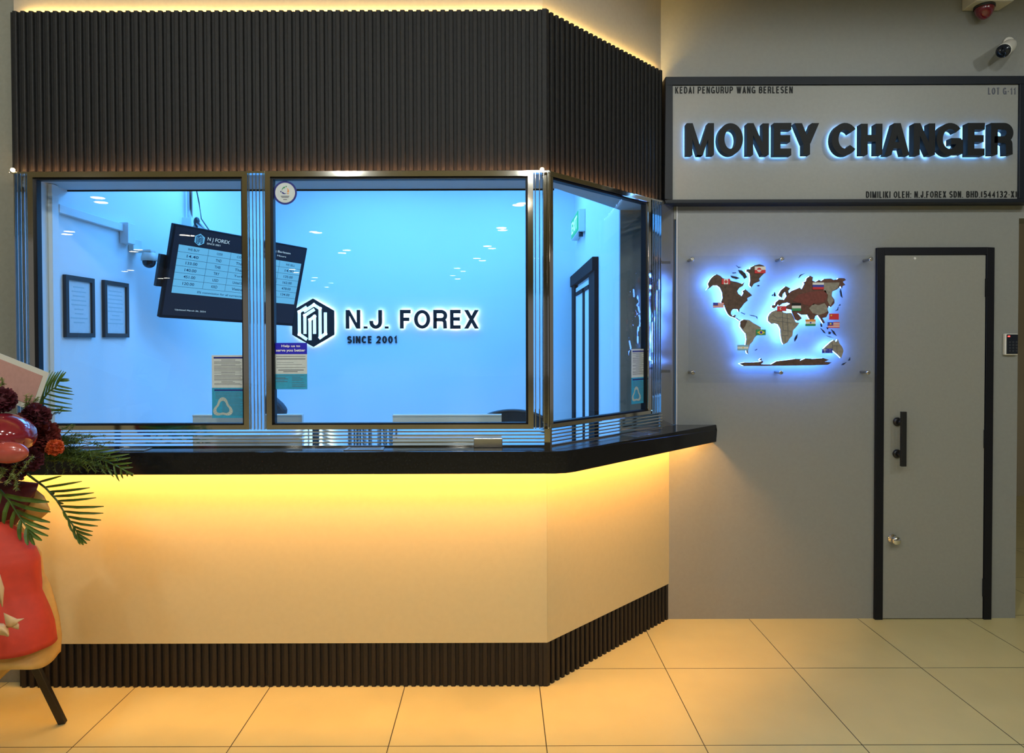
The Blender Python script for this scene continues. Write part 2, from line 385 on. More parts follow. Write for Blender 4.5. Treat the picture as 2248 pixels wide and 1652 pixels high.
# ================================================================== SETTING
structure('floor', MB().box(-9, 12, -24, 9, -.05, 0), M['floor'])
structure('ceiling', MB().box(-9, 12, -24, 9, 3.52, 3.6), M['ceiling'])
structure('wall_left', MB().box(-6, XL - .002, 3.02, 3.1, 0, 3.52), M['left_wall'])
structure('wall_right', MB().box(.90, 2.845, DB, 3.86, 0, 1.0).box(.978, 2.845, DB, 3.86, 1.0, 2.2).box(.85, 3.6, DB, 3.86, 2.2, 3.52), M['grey_wall'])
structure('wall_far', MB().box(2.4, 9, 6.6, 6.7, 0, 3.52), mat('far_wall_paint', (.4, .34, .24), .6))
def slab(off, th, z0, z1, xl=XL, yend=DB, off_in=None):
    """plan of front plus slanted side, its face moved outward by off, th thick"""
    k = math.tan(PI / 8)
    def line(o): return [(xl, DF - o), (XC + k * o, DF - o), (XC + (yend - DF) + o * math.sqrt(2), yend)]
    a, b = line(off), line(off - th)
    return MB().vprism(a + b[::-1], z0, z1)
structure('wall_upper', slab(-.034, .05, 2.30, 3.52), M['upper'])
# lower panels: front and slanted side are two boards with a hairline joint
structure('wall_front', MB().box(XL, XC - .0008, DF, DF + .03, ZB, 1.044), M['cream'])
mb = MB(); c0 = Vector((XC, DF, ZB)); L45 = (DB - DF) * math.sqrt(2)
mb.obox(c0 + D45 * .0008, D45 * (L45 - .001), -N45 * .03, EZ * (1.044 - ZB)); structure('wall_slanted', mb, M['cream'])
structure('wall_end', MB().box(XL, XL + .02, DF + .03, 3.3, ZB, 2.3), M['left_wall'])

def fluted(p0, d, n, L, z0, z1, pitch=.0356, depth=.013):
    """one board with rounded flutes; p0 start on the face plane, d along, n outward"""
    prof = []; s = 0.0
    N = max(1, round(L / pitch)); pt = L / N
    for i in range(N):
        for a, h in ((0, 0), (.40, 0), (.41, .6), (.46, .9), (.56, 1), (.84, 1), (.94, .9), (.99, .6), (1, 0)):
            if a == 0 and i: continue
            prof.append((i * pt + a * pt, h * depth - depth))
    front = [Vector(p0) + Vector(d) * a + Vector(n) * h for a, h in prof]
    m = MB(); k = len(front)
    back = [Vector(p0) + Vector(d) * a - Vector(n) * (depth + .008) for a, h in prof]
    vs = []; fs = []
    for p in front + back: vs.append((p.x, p.y, z0))
    for p in front + back: vs.append((p.x, p.y, z1))
    q = 2 * k
    for i in range(k - 1):
        fs += [[i, i + 1, q + i + 1, q + i], [k + i + 1, k + i, q + k + i, q + k + i + 1],
               [q + i, q + i + 1, q + k + i + 1, q + k + i], [i + 1, i, k + i, k + i + 1]]
    fs += [[k, 0, q, q + k], [k - 1, 2 * k - 1, q + 2 * k - 1, q + k - 1]]
    return m.add(vs, fs)
fas = empty('fluted_fascia', (XC, DF, ZF0), 'dark brown fluted fascia board running above the three service windows', 'fascia')
fluted((XL, DF, 0), EX, -EY, XC - XL - .018, ZF0, ZF1).build('fluted_board', M['cladding'], fas)
fluted(Vector((XC, DF, 0)) + D45 * .018, D45, N45, L45 - .088, ZF0, ZF1).build('fluted_board', M['cladding'], fas)
MB().vprism([(XC - .018, DF), (XC, DF), (XC + .018 * R2, DF + .018 * R2), (XC - .002, DF + .025), (XC - .018, DF + .018)], ZF0, ZF1 + .004).build('corner_strip', M['cladding'], fas)
bs = empty('baseboard_front', (XC, DF, 0), kind='structure')
fluted((XL, DF + .001, 0), EX, -EY, XC - XL - .018, 0, ZB).build('fluted_board', M['base_clad'], bs)
fluted(Vector((XC, DF + .001, 0)) + D45 * .018, D45, N45, L45 - .022, 0, ZB).build('fluted_board', M['base_clad'], bs)
MB().vprism([(XC - .018, DF), (XC, DF), (XC + .018 * R2, DF + .018 * R2), (XC - .002, DF + .025), (XC - .018, DF + .018)], 0, ZB).build('corner_strip', M['base_clad'], bs)

# warm light strips
t = slab(-.024, .007, 2.966, 2.979, xl=XL + .05, yend=DB - .04).build('light_strip', M['led_top'])
tag(t, 'warm glowing light strip behind the top edge of the fluted fascia', 'light strip')
t = slab(.021, .005, ZW1 + .0003, ZW1 + .0015, xl=XL + .01, yend=DB - .12).build('light_strip', M['led_low'])
tag(t, 'warm glowing light strip between the fluted fascia and the window frames', 'light strip')
# under the counter top
k8 = math.tan(PI / 8)
def cline(o): return [(XL + .01, DF - o), (XC + k8 * o, DF - o), (XC + (3.68 - DF) + o * math.sqrt(2), 3.68)]
t = MB().vprism(cline(.130) + cline(.112)[::-1], 1.038, 1.0445).build('light_strip', M['led_warm'])
tag(t, 'warm glowing light strip under the black counter top', 'light strip')

# ---------------------------------------------------------------- counter top
ct = MB(); zc0, zc1 = .980, 1.075
edge = [(-2.3, 2.81), (.235, 2.81), (.2816, 2.822), (.325, 2.852), (1.192, DB - .001)]
# the outer end stops on the door wall, the inner line runs under the glass
ct.vprism(edge + [(.97, DB - .001), (.225, 3.06), (-2.3, 3.06)], zc1 - .03, zc1)
inner = [(-2.3, 2.83), (.229, 2.83), (.270, 2.839), (.311, 2.866), (1.165, DB - .001)]
ct.vprism(edge + inner[::-1], zc0, zc1 - .03)               # apron hanging along the front edge
cto = ct.build('counter_top', M['granite'], bevel=.003)
tag(cto, 'glossy black stone counter top running under the service windows', 'counter top')

# ---------------------------------------------------------------- glazing: frames, panes, reeded steel between
WO = .030; YW = DF - WO                                    # outer face of the window frames
XCW = XC + k8 * WO
CW = Vector((XCW, YW, 0))
def xw(u): return at(u, 660, YW).x
def window(name, x0, x1, slant=False):
    """a polished steel frame with its pane; x0, x1 are distances along the face"""
    o, d, n = (CW, D45, N45) if slant else (Vector((0, YW, 0)), EX, -EY)
    r = empty(name, o + d * x0 + EZ * ZW0, kind='structure')
    f = MB(); a = .0235
    for (p, q, z0, z1) in ((x0, x1, ZW1 - a, ZW1), (x0, x1, ZW0, ZW0 + a * .85), (x0, x0 + a, ZW0 + a * .85, ZW1 - a), (x1 - a, x1, ZW0 + a * .85, ZW1 - a)):
        f.obox(o + d * p + EZ * z0, d * (q - p), -n * .045, EZ * (z1 - z0))
    f.build('frame', M['chrome'], r, bevel=.003)
    g = MB(); b = .009
    for (p, q, z0, z1) in ((x0 + a, x1 - a, ZW1 - a - b, ZW1 - a), (x0 + a, x1 - a, ZW0 + a * .85, ZW0 + a * .85 + b * .7), (x0 + a, x0 + a + b, ZW0 + a, ZW1 - a - b), (x1 - a - b, x1 - a, ZW0 + a, ZW1 - a - b)):
        g.obox(o + d * p + EZ * z0 - n * .012, d * (q - p), -n * .03, EZ * (z1 - z0))
    g.build('glazing_bead', M['black_metal'], r)
    MB().obox(o + d * (x0 + a) + EZ * (ZW0 + a * .85) - n * .026, d * (x1 - x0 - 2 * a), -n * .008, EZ * (ZW1 - ZW0 - 1.85 * a)).build('pane', M['glass'], r)
    return r
window('window_1', xw(63), xw(545)); window('window_2', xw(583), xw(1171)); window('window_3', .0, .8065, True)
def reeds(name, o, d, n, L, nf, z0, z1, depth=.034, th=.0038):
    r = empty(name, o + EZ * z0, kind='structure')
    for i in range(nf):
        MB().obox(o + d * (L * (i + .5) / nf - th / 2) + EZ * z0, d * th, -n * depth, EZ * (z1 - z0)).build('fin', M['fin'], r)
    MB().obox(o - n * (depth + .002) + EZ * z0, d * L, -n * .006, EZ * (z1 - z0)).build('pane', M['glass'], r)
    MB().obox(o + n * .0004 + EZ * (z1 - .008), d * L, -n * .034, EZ * .0081).build('strip_shield', M['fin'], r)  # added cap that blocks the view of the bright strip above the fins
    return r
OW = Vector((0, YW, 0))
reeds('trim_1', OW + EX * xw(30), EX, -EY, xw(63) - xw(30), 4, ZW0, ZW1)
reeds('trim_2', OW + EX * xw(545), EX, -EY, xw(583) - xw(545), 5, ZW0, ZW1)
reeds('trim_3', OW + EX * xw(1171), EX, -EY, XCW - xw(1171), 4, ZW0, ZW1)
reeds('trim_4', CW + D45 * .8065, D45, N45, .11, 5, ZW0, ZW1)
sill = empty('trim_5', (XCW, YW, zc1), kind='structure')
for i in range(5):
    z = zc1 + .001 + i * .0157
    MB().box(xw(30), XCW, YW, YW + .068, z, z + .0055).build('fin', M['fin'], sill)
    MB().obox(CW + EZ * z + D45 * .006, D45 * .91, -N45 * .068, EZ * .0055).build('fin', M['fin'], sill)
MB().vprism([(XCW - .026, YW - .001), (XCW, YW - .001), (XCW + .008, YW + .008), (XCW - .01, YW + .06), (XCW - .026, YW + .06)], zc1, ZW0).build('corner_block', M['chrome'], sill)
# glossy filler between the slanted window and the door wall
mb = MB().obox(CW + D45 * .9165 + EZ * (zc1 + .001) - N45 * .012, D45 * .148, -N45 * .01, EZ * (2.285 - zc1))
structure('trim_6', mb, M['mirror'])
mb = MB().box(.968, .975, DB - .006, DB, zc1 + .001, 2.27); structure('trim_7', mb, mat('sealant', (.6, .6, .62), .4))

# ---------------------------------------------------------------- office behind the glass
structure('wall_office_left', MB().box(XIL - .08, XIL, 3.05, YIB + .1, 0, 3.1), M['white'])
structure('wall_office_back', MB().box(XIL, XIR + .1, YIB, YIB + .1, 0, 3.1), M['white'])
structure('wall_office_right', MB().box(XIR, XIR + .1, 3.90, YIB, 0, 3.1), M['white'])
structure('wall_office_stub', MB().box(XIR, .995, 3.862, 3.90, 0, 3.1), M['grey_wall'])
structure('ceiling_office', MB().vprism([(XIL, 3.02), (.16, 3.02), (.80, 3.68), (.80, 3.86), (XIR + .1, YIB), (XIL, YIB)], ZIC, ZIC + .06), M['white'])
def soff():
    y = 3.31
    return MB().vprism([(XIL, 3.01), (.19, 3.01), (.86, 3.68), (.86, 3.86), (XIR, 3.86), (.28, 3.31), (XIL, y)], 2.283, ZIC)
structure('trim_8', soff(), M['soffit'])
structure('shadow_gap_strip', MB().box(XIL + .001, .27, 3.311, 3.318, 2.276, 2.290), M['inner_black'])  # black strip standing in for the shadow line along the soffit's back edge
structure('floor_office', MB().vprism([(XIL, 3.02), (.16, 3.02), (.80, 3.68), (.80, 3.86), (XIR, 3.9), (XIR, YIB), (XIL, YIB)], .0, .012), mat('office_floor', (.55, .55, .55), .5))

# interior door on the right wall
d2 = empty('door_2', (XIR, 5.5, 0), kind='structure')
yn = atX(1308, 700, XIR - .02).y
MB().box(XIR - .045, XIR, yn, YIB - .02, 2.03, 2.125).build('header', M['inner_black'], d2, bevel=.004)
MB().box(XIR - .030, XIR, yn, yn + .30, 0, 2.03).build('jamb', M['inner_black'], d2)
MB().box(XIR - .030, XIR, YIB - .25, YIB - .02, 0, 2.03).build('jamb', M['inner_black'], d2)
MB().box(XIR - .018, XIR, yn + .30, YIB - .25, .01, 2.0).build('leaf', M['white'], d2)
MB().box(XIR - .026, XIR - .018, yn + .62, yn + .72, .02, 1.96).box(XIR - .026, XIR - .018, yn + .36, YIB - .3, 1.93, 1.96).build('stile', M['inner_black'], d2)
ex = empty('exit_sign', (XIR, 5.6, 2.42), 'green lit exit sign box on the office wall above the black framed door', 'exit sign')
ya, yb = 5.42, 5.95
MB().box(XIR - .055, XIR - .001, ya, yb, 2.42, 2.60).build('housing', M['cam_white'], ex, bevel=.004)
MB().box(XIR - .060, XIR - .0555, ya + .015, yb - .015, 2.435, 2.585).build('face', M['exit_green'], ex)
text(MB(), 'EXIT', (XIR - .0615, yb - .06, 2.46), -EY, EZ, yb - ya - .12, .10, bold=.02).build('lettering', M['exit_text'], ex)
MB().tube([(XIR - .03, ya + .06, 2.42), (XIR - .03, ya + .06, 2.385)], .018).build('test_button', M['black'], ex)

# lit shop name on the back wall
def hexpts(cx, cz, r): return [(cx + r * math.sin(PI / 3 * i) , cz + r * math.cos(PI / 3 * i)) for i in range(6)]
yl = YIB - .05
lg = empty('wall_logo', at(687, 708, yl), 'dark hexagon emblem with white interlaced lines glowing on the office back wall', 'emblem')
c = at(687, 708, yl); rr = (at(687, 655, yl) - c).z
MB().prism(hexpts(c.x, c.z, rr), yl, yl + .03).build('hexagon', M['letter'], lg)
MB().prism(hexpts(c.x, c.z, rr * .94), yl + .032, yl + .036).build('backlight', M['led_white'], lg)
def strokes(mb, c, r, y, wd, dep):
    # interlaced letter mark: five rising strokes with slanted heads
    def bar(pts):
        for a, b in zip(pts, pts[1:]):
            a, b = Vector((a[0], 0, a[1])), Vector((b[0], 0, b[1])); d = (b - a).normalized(); n = Vector((d.z, 0, -d.x))
            a -= d * wd * .5; b += d * wd * .5
            q = [(c.x + r * p.x, c.z + r * p.z) for p in (a + n * wd / 2, b + n * wd / 2, b - n * wd / 2, a - n * wd / 2)]
            mb.prism(q, y - dep, y)
    bar([(-.30, .62), (-.56, .45), (-.56, -.48), (-.30, -.66)])
    bar([(-.33, -.40), (-.33, .30), (.02, .52)])
    bar([(-.33, .58), (.0, .78), (.26, .62), (.26, -.40)]) if False else bar([(-.32, .50), (.05, .74), (.30, .58), (.30, -.58)])
    bar([(-.12, -.66), (-.12, .12), (.07, .26), (.07, -.40)])
    bar([(.30, -.62), (.52, -.46), (.52, .36)])
    return mb
strokes(MB(), c, rr, yl - .0005, .125, .004).build('line_mark', mat('logo_white', (.9, .95, .95), .5, emit=(.75, 1, .92), es=1.0), lg)
nm = empty('wall_lettering', at(760, 722, yl), 'black N.J. FOREX lettering with white glow beside the hexagon on the office back wall', 'lettering')
def letters(root, spec, v0, v1, Y, dep, mt, glow=None, bold=.02, led_y=None, shrink=.0):
    for ch, u0, u1 in spec:
        a, b = at(u0, v1, Y), at(u1, v0, Y)
        t_ = (b.z - a.z) * bold * {'M': .88, 'N': .92, 'G': .92, 'A': .95}.get(ch, 1); zz = b.z - a.z
        lo = letter_prisms(MB(), ch, a.x, a.z, b.x - a.x, zz, min(t_, b.x - a.x), Y, Y + dep).build('letter', mt, root)
        if glow:
            m_ = shrink
            letter_prisms(MB(), ch, a.x + m_, a.z + m_, b.x - a.x - 2 * m_, zz - 2 * m_, min(t_, b.x - a.x) - 2 * m_, led_y, led_y + .003).build('backlight', glow, lo)
letters(nm, [('N', 759, 790), ('.', 797, 807), ('J', 811, 838), ('.', 843, 854), ('F', 878, 905), ('O', 909, 944), ('R', 951, 982), ('E', 988, 1015), ('X', 1019, 1051)], 680, 721, yl, .025, M['letter'], M['led_white'], .19, YIB - .02, .004)
sn = empty('wall_lettering', at(762, 753, YIB - .02), 'small black SINCE 2001 lettering under the shop name on the office back wall', 'lettering')
a, b = at(762, 753, YIB - .012), at(872, 737, YIB - .012)
words(sn, 'word', M['letter'], 'SINCE 2001', a.x, a.z, b.x - a.x, b.z - a.z, .0135, YIB - .012, YIB - .001)

# certificates on the left office wall
def certificate(u0, u1, v0, v1, label, seed):
    p0, p1 = atX(u0, v0, XIL + .018), atX(u1, v0, XIL + .018); z0 = atX(u0, v1, XIL + .018).z; z1 = p0.z
    r = empty('picture_frame', (XIL, p0.y, z0), label, 'picture frame', 'certificate frames on the office wall')
    y0, y1 = p0.y, p1.y; b = .022; f = MB()
    for (a0, a1, c0, c1) in ((y0, y1, z0, z0 + b), (y0, y1, z1 - b, z1), (y0, y0 + b, z0 + b, z1 - b), (y1 - b, y1, z0 + b, z1 - b)):
        f.box(XIL + .001, XIL + .018, a0, a1, c0, c1)
    f.build('frame', M['black'], r)
    MB().box(XIL + .002, XIL + .007, y0 + b, y1 - b, z0 + b, z1 - b).build('certificate', M['paper'], r)
    rnd = random.Random(seed); t = MB()
    for i in range(9):
        z = z1 - b - .035 - i * .022; wd = (y1 - y0 - 2 * b) * rnd.uniform(.35, .8); m_ = (y0 + y1) / 2
        t.box(XIL + .0071, XIL + .0076, m_ - wd / 2, m_ + wd / 2, z, z + .006)
    t.build('print', M['ink_light'], r)
certificate(145, 208, 602, 740, 'left one of two black framed certificates, nearer the front glass', 3)
certificate(230, 283, 614, 740, 'right one of two black framed certificates, further along the office wall', 5)

# cable trunking and dome camera
tk = empty('cable_trunking', (XIL, 3.2, 1.1), 'white cable trunking climbing the left office wall and turning along it', 'trunking')
yv0, yv1 = atX(106, 600, XIL).y, atX(121, 600, XIL).y
MB().box(XIL + .001, XIL + .022, yv0, yv1, .9, 2.28).build('upright', M['white'], tk, bevel=.002)
pz = atX(150, 470, XIL); yh = atX(268, 500, XIL).y
MB().box(XIL + .001, XIL + .025, yv1, yh, 2.155, 2.195).build('run', M['white'], tk, bevel=.002)
MB().box(XIL + .001, XIL + .05, yh - .03, yh + .045, 2.09, 2.205).build('junction_box', M['white'], tk, bevel=.003)
dc = empty('dome_camera', (XIL, yh + .1, 2.08), 'white bracketed dome security camera with black ball on the left office wall', 'security camera')
MB().box(XIL + .001, XIL + .03, yh + .06, yh + .15, 2.06, 2.13).box(XIL + .001, XIL + .12, yh + .075, yh + .135, 2.055, 2.068).build('bracket', M['cam_white'], dc, bevel=.003)
cc = Vector((XIL + .095, yh + .105, 2.0))
MB().lathe(cc + EZ * .055, -EZ, [(0, .025), (.004, .035), (.03, .042), (.05, .042)]).build('housing', M['cam_white'], dc)
MB().ball(cc, .036, n=18).build('lens_ball', M['cam_black'], dc)

# tilted rate screen hanging from the ceiling
TW, TH = .97, .56
TM = Matrix.Translation((-1.675, 4.349, 1.936)) @ Matrix.Rotation(.9636, 4, 'Z') @ Matrix.Rotation(.2402, 4, 'X') @ Matrix.Rotation(.0363, 4, 'Y')
tv = empty('rate_screen', (0, 0, 0), 'tilted black rate screen with blue currency table hanging inside the office', 'screen', mw=TM)
MB().box(-TW / 2, TW / 2, .002, .035, -TH / 2, TH / 2).box(-.3, .3, .035, .06, -.2, .15).build('casing', M['tv_black'], tv, True, bevel=.004)
MB().box(-TW / 2 + .012, TW / 2 - .012, .0005, .0019, -TH / 2 + .018, TH / 2 - .012).build('panel', M['tv_dark'], tv, True)
x0, x1, z1, z0 = -.438, .455, .165, -.125
MB().add([(x0, 0, z0), (x1, 0, z0), (x1, 0, z1), (x0, 0, z1)], [(0, 1, 2, 3)]).build('table', M['tv_cell'], tv, True)
g = MB(); yy = -.0006; nrow = 7; rh = (z1 - z0) / nrow
cols = [0, .215, .385, .60, .80, 1.0]
for i in range(1, nrow):
    z = z1 - rh * i; g.add([(x0, yy, z - .0009), (x1, yy, z - .0009), (x1, yy, z + .0009), (x0, yy, z + .0009)], [(0, 1, 2, 3)])
for q in cols[1:-1]:
    x = x0 + (x1 - x0) * q; g.add([(x - .0009, yy, z0 + rh), (x + .0009, yy, z0 + rh), (x + .0009, yy, z1), (x - .0009, yy, z1)], [(0, 1, 2, 3)])
def cell(mb, s, ci, ri, w_, h_):
    xc = x0 + (x1 - x0) * (cols[ci] + cols[ci + 1]) / 2; zc = z1 - rh * (ri + .5)
    text(mb, s, (xc - w_ / 2, yy, zc - h_ / 2), EX, EZ, w_, h_, bold=.01)
for ri, row in enumerate([('WE BUY', 'CODE', 'COUNTRY', '', 'WE SELL'), ('14.40', 'TND', 'Thailand', '', '14.90'), ('133.00', 'THB', 'Thailand', '', '135.00'),
                          ('140.00', 'TRY', 'Turkey', '', '162.00'), ('451.00', 'USD', 'United States', '', '478.00'), ('120.00', 'KRD', 'Vietnam', '', '134.00')]):
    for ci, s in enumerate(row):
        if s: cell(g, s, ci, ri, .075 if ci in (0, 4) else (.04 if ci == 1 else .10), .017 if ri else .014)
text(g, '0% commission for all currencies', (x0 + .16, yy, z0 + .012), EX, EZ, .32, .013, bold=.01)
text(g, 'Payment online', (x0 + .6, yy, z0 + .012), EX, EZ, .14, .013, bold=.01)
g.build('figures', M['tv_ink'], tv, True)
yy2 = -.0004
for nme, s_, x_, z_, w_, h_ in (('shop_name', 'N J FOREX', -.265, .208, .15, .028), ('since_line', 'SINCE 2001', -.265, .192, .09, .010), ('heading', 'Pengurup Wang Berlesen', .04, .212, .31, .018), ('date_line', 'Updated March 26, 2024', -.40, -.232, .20, .012), ('hours_line', 'Business Hours', .14, .190, .18, .011)):
    text(MB(), s_, (x_, yy2, z_), EX, EZ, w_, h_).build(nme, M['tv_white'], tv, True)
hx = MB(); hx.prism(hexpts(-.315, .212, .036), -.0008, .0002); hx.build('logo_hexagon', M['tv_cell'], tv, True)
strokes(MB(), Vector((-.315, 0, .212)), .036, -.0009, .13, .0003).build('logo_lines', M['tv_ink'], tv, True)
# ceiling mount: arm, bracket box, joint, cable
def loc(p): return TM @ Vector(p)
tp = loc((-.02, .06, .24))
pt0 = at(417, 440, 4.55)
mbm = MB().tube([(pt0.x, pt0.y, ZIC), (pt0.x, pt0.y, 2.36)], .017)
mbm.build('ceiling_pole', M['steel'], tv)
MB().box(pt0.x - .035, pt0.x + .025, pt0.y - .04, pt0.y + .04, 2.24, 2.37).build('mount_box', M['white'], tv)
kj = at(432, 487, 4.50)
MB().ball(kj, .02, .02, .033).tube([kj, kj - EZ * .075], .008).build('joint', M['black'], tv)
MB().tube([(pt0.x + .01, pt0.y, 2.25), kj, loc((-.1, .05, .15))], .014).build('arm', M['steel'], tv)
MB().tube([at(431, 415, 4.55), at(437, 445, 4.55), at(442, 480, 4.5), loc((-.16, .04, .2))], .004).build('cable', M['black'], tv)
MB().box(-.52, -.485, .03, .055, -.10, .09).build('side_clamp', M['black'], tv, True)

# desk with low screens, office chairs
dk = empty('staff_desk', (-.75, 3.4, 0), 'long white staff desk standing behind the service windows', 'desk')
MB().box(-2.05, .25, 3.12, 3.62, .73, .76).build('desk_top', M['white'], dk)
for x in (-2.0, -.9, .2): MB().box(x, x + .03, 3.15, 3.6, .012, .73).build('leg_panel', M['white'], dk)
for (u0, u1, lb) in ((423, 663, 'low grey desk screen seen behind both sides of the middle window post'), (862, 1101, 'low grey desk screen seen at the right end of the middle window')):
    a, b = at(u0, 910, 3.36), at(u1, 910, 3.36)
    r = empty('desk_screen', (a.x, 3.36, .76), lb, 'desk screen', 'low screens on the staff desk')
    MB().box(a.x, b.x, 3.36, 3.385, .761, a.z - .008).build('board', mat('screen_grey', (.74, .74, .72), .6), r)
    MB().box(a.x, b.x, 3.355, 3.39, a.z - .008, a.z).build('top_edge', M['white'], r)
def office_chair(x, y, rz, ztop, label, headrest=False):
    r = empty('office_chair', (0, 0, 0), label, 'office chair', mw=Matrix.Translation((x, y, .012)) @ Matrix.Rotation(rz, 4, 'Z'))
    b = MB()
    for i in range(5):
        t = 2 * PI * i / 5; e = Vector((.28 * math.cos(t), .28 * math.sin(t), .06)); b.tube([(0, 0, .10), e], [.025, .016])
    b.tube([(0, 0, .08), (0, 0, .42)], .025); b.build('base', M['black'], r, True)
    for i in range(5):
        t = 2 * PI * i / 5
        e = Vector((.28 * math.cos(t), .28 * math.sin(t), .03)); MB().tube([e + Vector((-.012, 0, 0)), e + Vector((.012, 0, 0))], .03, 12).build('castor', M['black'], r, True)
    MB().box(-.24, .24, -.22, .24, .42, .50).build('seat', M['mesh_blue'], r, True, bevel=.03)
    zt = ztop - .012
    # back: rounded frame, mesh with ribs inside
    out = []
    for i in range(25):
        t = PI * i / 24; out.append((.235 * math.cos(t) * (1 if abs(math.cos(t)) < .9 else .97), zt - .10 + .10 * math.sin(t)))
    out = out + [(-.215, .55), (.215, .55)]
    def yb(x, z): return .24 + .06 * (1 - (x / .24) ** 2)
    ring = [Vector((x_, yb(x_, z_), z_)) for x_, z_ in out]
    MB().tube(ring + [ring[0]], .014, 8).build('back_frame', M['black'], r, True)
    mm = MB(); n = 12
    for j in range(18):
        z_ = .56 + (zt - .10 - .56) * j / 17
        for i in range(n):
            xa, xb = -.225 + .45 * i / n, -.225 + .45 * (i + 1) / n
            mm.add([(xa, yb(xa, z_), z_), (xb, yb(xb, z_), z_), (xb, yb(xb, z_), z_ + .017), (xa, yb(xa, z_), z_ + .017)], [(0, 1, 2, 3)])
    mm.build('back_mesh', M['mesh_blue'], r, True)
    cap = MB(); capo = [(x_ * .97, z_) for x_, z_ in out[:25]]; vs = []; fs = []
    for x_, z_ in capo: vs += [(x_, yb(x_, 0) - .012, z_ - .003), (x_, yb(x_, 0) - .012, zt - .10)]
    for i in range(24): fs.append((2 * i, 2 * i + 1, 2 * i + 3, 2 * i + 2))
    cap.add(vs, fs); 
    cap.build('back_top', M['black'], r, True)
    MB().tube([(0, .18, .46), (0, .33, .5), (0, .34, .75)], .022).build('back_post', M['black'], r, True)
    if headrest:
        h = MB(); pr = [(-.10, -.05), (-.085, .075), (-.03, .125), (.03, .12), (.085, .07), (.115, .03), (.10, -.02), (.085, -.07), (-.08, -.09)]
        hm = [(p, zt + .13 + q) for p, q in pr]; h.prism(hm, .27, .34); h.build('headrest', M['mesh_blue'], r, True, bevel=.02)
        MB().box(-.02, .02, .335, .35, zt - .12, zt + .1).build('headrest_stem', M['black'], r, True)
a = at(1125, 902, 4.25)
office_chair(a.x, 3.95, .0, a.z, 'dark mesh backed office chair behind the right end of the middle window')
a = at(606, 868, 4.3)
office_chair(a.x - .045, 4.0, 0, a.z - .25, 'dark office chair with a padded headrest beside the middle window post', True)

# ---------------------------------------------------------------- notices and badge on the glass
def notice(o, ex, w_, h_, label, kind):
    """sheet fixed to the outer face of the pane; o lower left, ex along the pane"""
    o, ex = Vector(o), Vector(ex); n = ex.cross(EZ)
    r = empty('notice', o, label, 'notice', 'notices on the service windows')
    def rect(mb, x0, x1, z0, z1, lift, mi=0):
        p = o + n * lift; mb.add([p + ex * (w_ * x0) + EZ * (h_ * z0), p + ex * (w_ * x1) + EZ * (h_ * z0), p + ex * (w_ * x1) + EZ * (h_ * z1), p + ex * (w_ * x0) + EZ * (h_ * z1)], [(0, 1, 2, 3)], mi)
    def sheet(z0, z1, m_, nme): MB().obox(o + EZ * (h_ * z0) + n * .0009, ex * w_, -n * .0007, EZ * (h_ * (z1 - z0))).build(nme, m_, r)
    rnd = random.Random(len(label)); L1, L2, L3 = .0011, .0012, .0013
    if kind == 'help':
        sheet(.755, 1, M['blue_ink'], 'header'); sheet(.33, .755, M['paper'], 'sheet'); sheet(0, .33, M['paper_blue'], 'lower_band')
        tx = MB(); text(tx, 'Help us to', o + n * L2 + ex * (w_ * .25) + EZ * (h_ * .895), ex, EZ, w_ * .55, h_ * .062, bold=.03)
        text(tx, 'serve you better', o + n * L2 + ex * (w_ * .09) + EZ * (h_ * .795), ex, EZ, w_ * .86, h_ * .075, bold=.03); tx.build('heading', M['white_ink'], r)
        ln = MB()
        for z, a0, a1, t_ in ((.70, .09, .95, .010), (.645, .1, .95, .016), (.57, .12, .6, .006), (.53, .1, .85, .006), (.465, .1, .95, .008), (.405, .15, .9, .016), (.37, .3, .72, .014),
                              (.29, .08, .92, .008), (.24, .08, .36, .012), (.215, .08, .44, .012), (.19, .1, .33, .006), (.16, .08, .42, .01), (.255, .55, .8, .008), (.22, .55, .88, .008), (.19, .55, .85, .008), (.14, .55, .92, .006), (.1, .55, .95, .006), (.06, .55, .95, .01)):
            rect(ln, a0, a1, z, z + t_, L1)
        ln.build('print', M['ink'], r)
    else:
        sheet(.482, 1, M['paper'], 'sheet'); sheet(0, .482, M['paper_blue'], 'lower_sheet')
        hb = MB(); rect(hb, .06, .93, .945, .972, L1); hb.build('header', M['navy'], r); hb = MB(); rect(hb, .07, .93, .43, .456, L1); hb.build('lower_header', M['navy'], r)
        ln = MB()
        z = .925
        while z > .52:
            a0 = .07 if rnd.random() < .75 else .28; rect(ln, a0, 1 - a0 - rnd.uniform(0, .1), z, z + .006, L1); z -= .0165
        z = .405
        while z > .04:
            rect(ln, .3 if z < .3 else .1, .93 - rnd.uniform(0, .15), z, z + .005, L1); z -= .02
        ln.build('print', M['ink'], r)
        em = MB(); ce = o + n * L2 + ex * (w_ * .32) + EZ * (h_ * .16)
        for i in range(26):
            t0, t1 = 2 * PI * i / 26, 2 * PI * (i + .9) / 26
            def rad(t): return w_ * (.24 + .055 * math.cos(3 * (t - PI / 2)))
            q = [ce + ex * (math.cos(t) * k * rad(t)) + EZ * (math.sin(t) * k * rad(t)) for t, k in ((t0, .72), (t1, .72), (t1, 1.08), (t0, 1.08))]
            em.add(q, [(0, 1, 2, 3)])
        em.build('emblem', mat('emblem_pale', (.50, .56, .52), .6, noise=.1), r)
YP = YW + .026                                     # outer face of the front panes
a, b = at(466, 917, YP), at(539, 779, YP)
notice((a.x, YP, a.z), EX, b.x - a.x, b.z - a.z, 'grey and blue notice on the left window beside the middle post', 'dense')
a, b = at(600, 854, YP), at(674, 752, YP)
notice((a.x, YP, a.z), EX, b.x - a.x, b.z - a.z, 'Help us to serve you better notice with blue heading on the middle window', 'help')
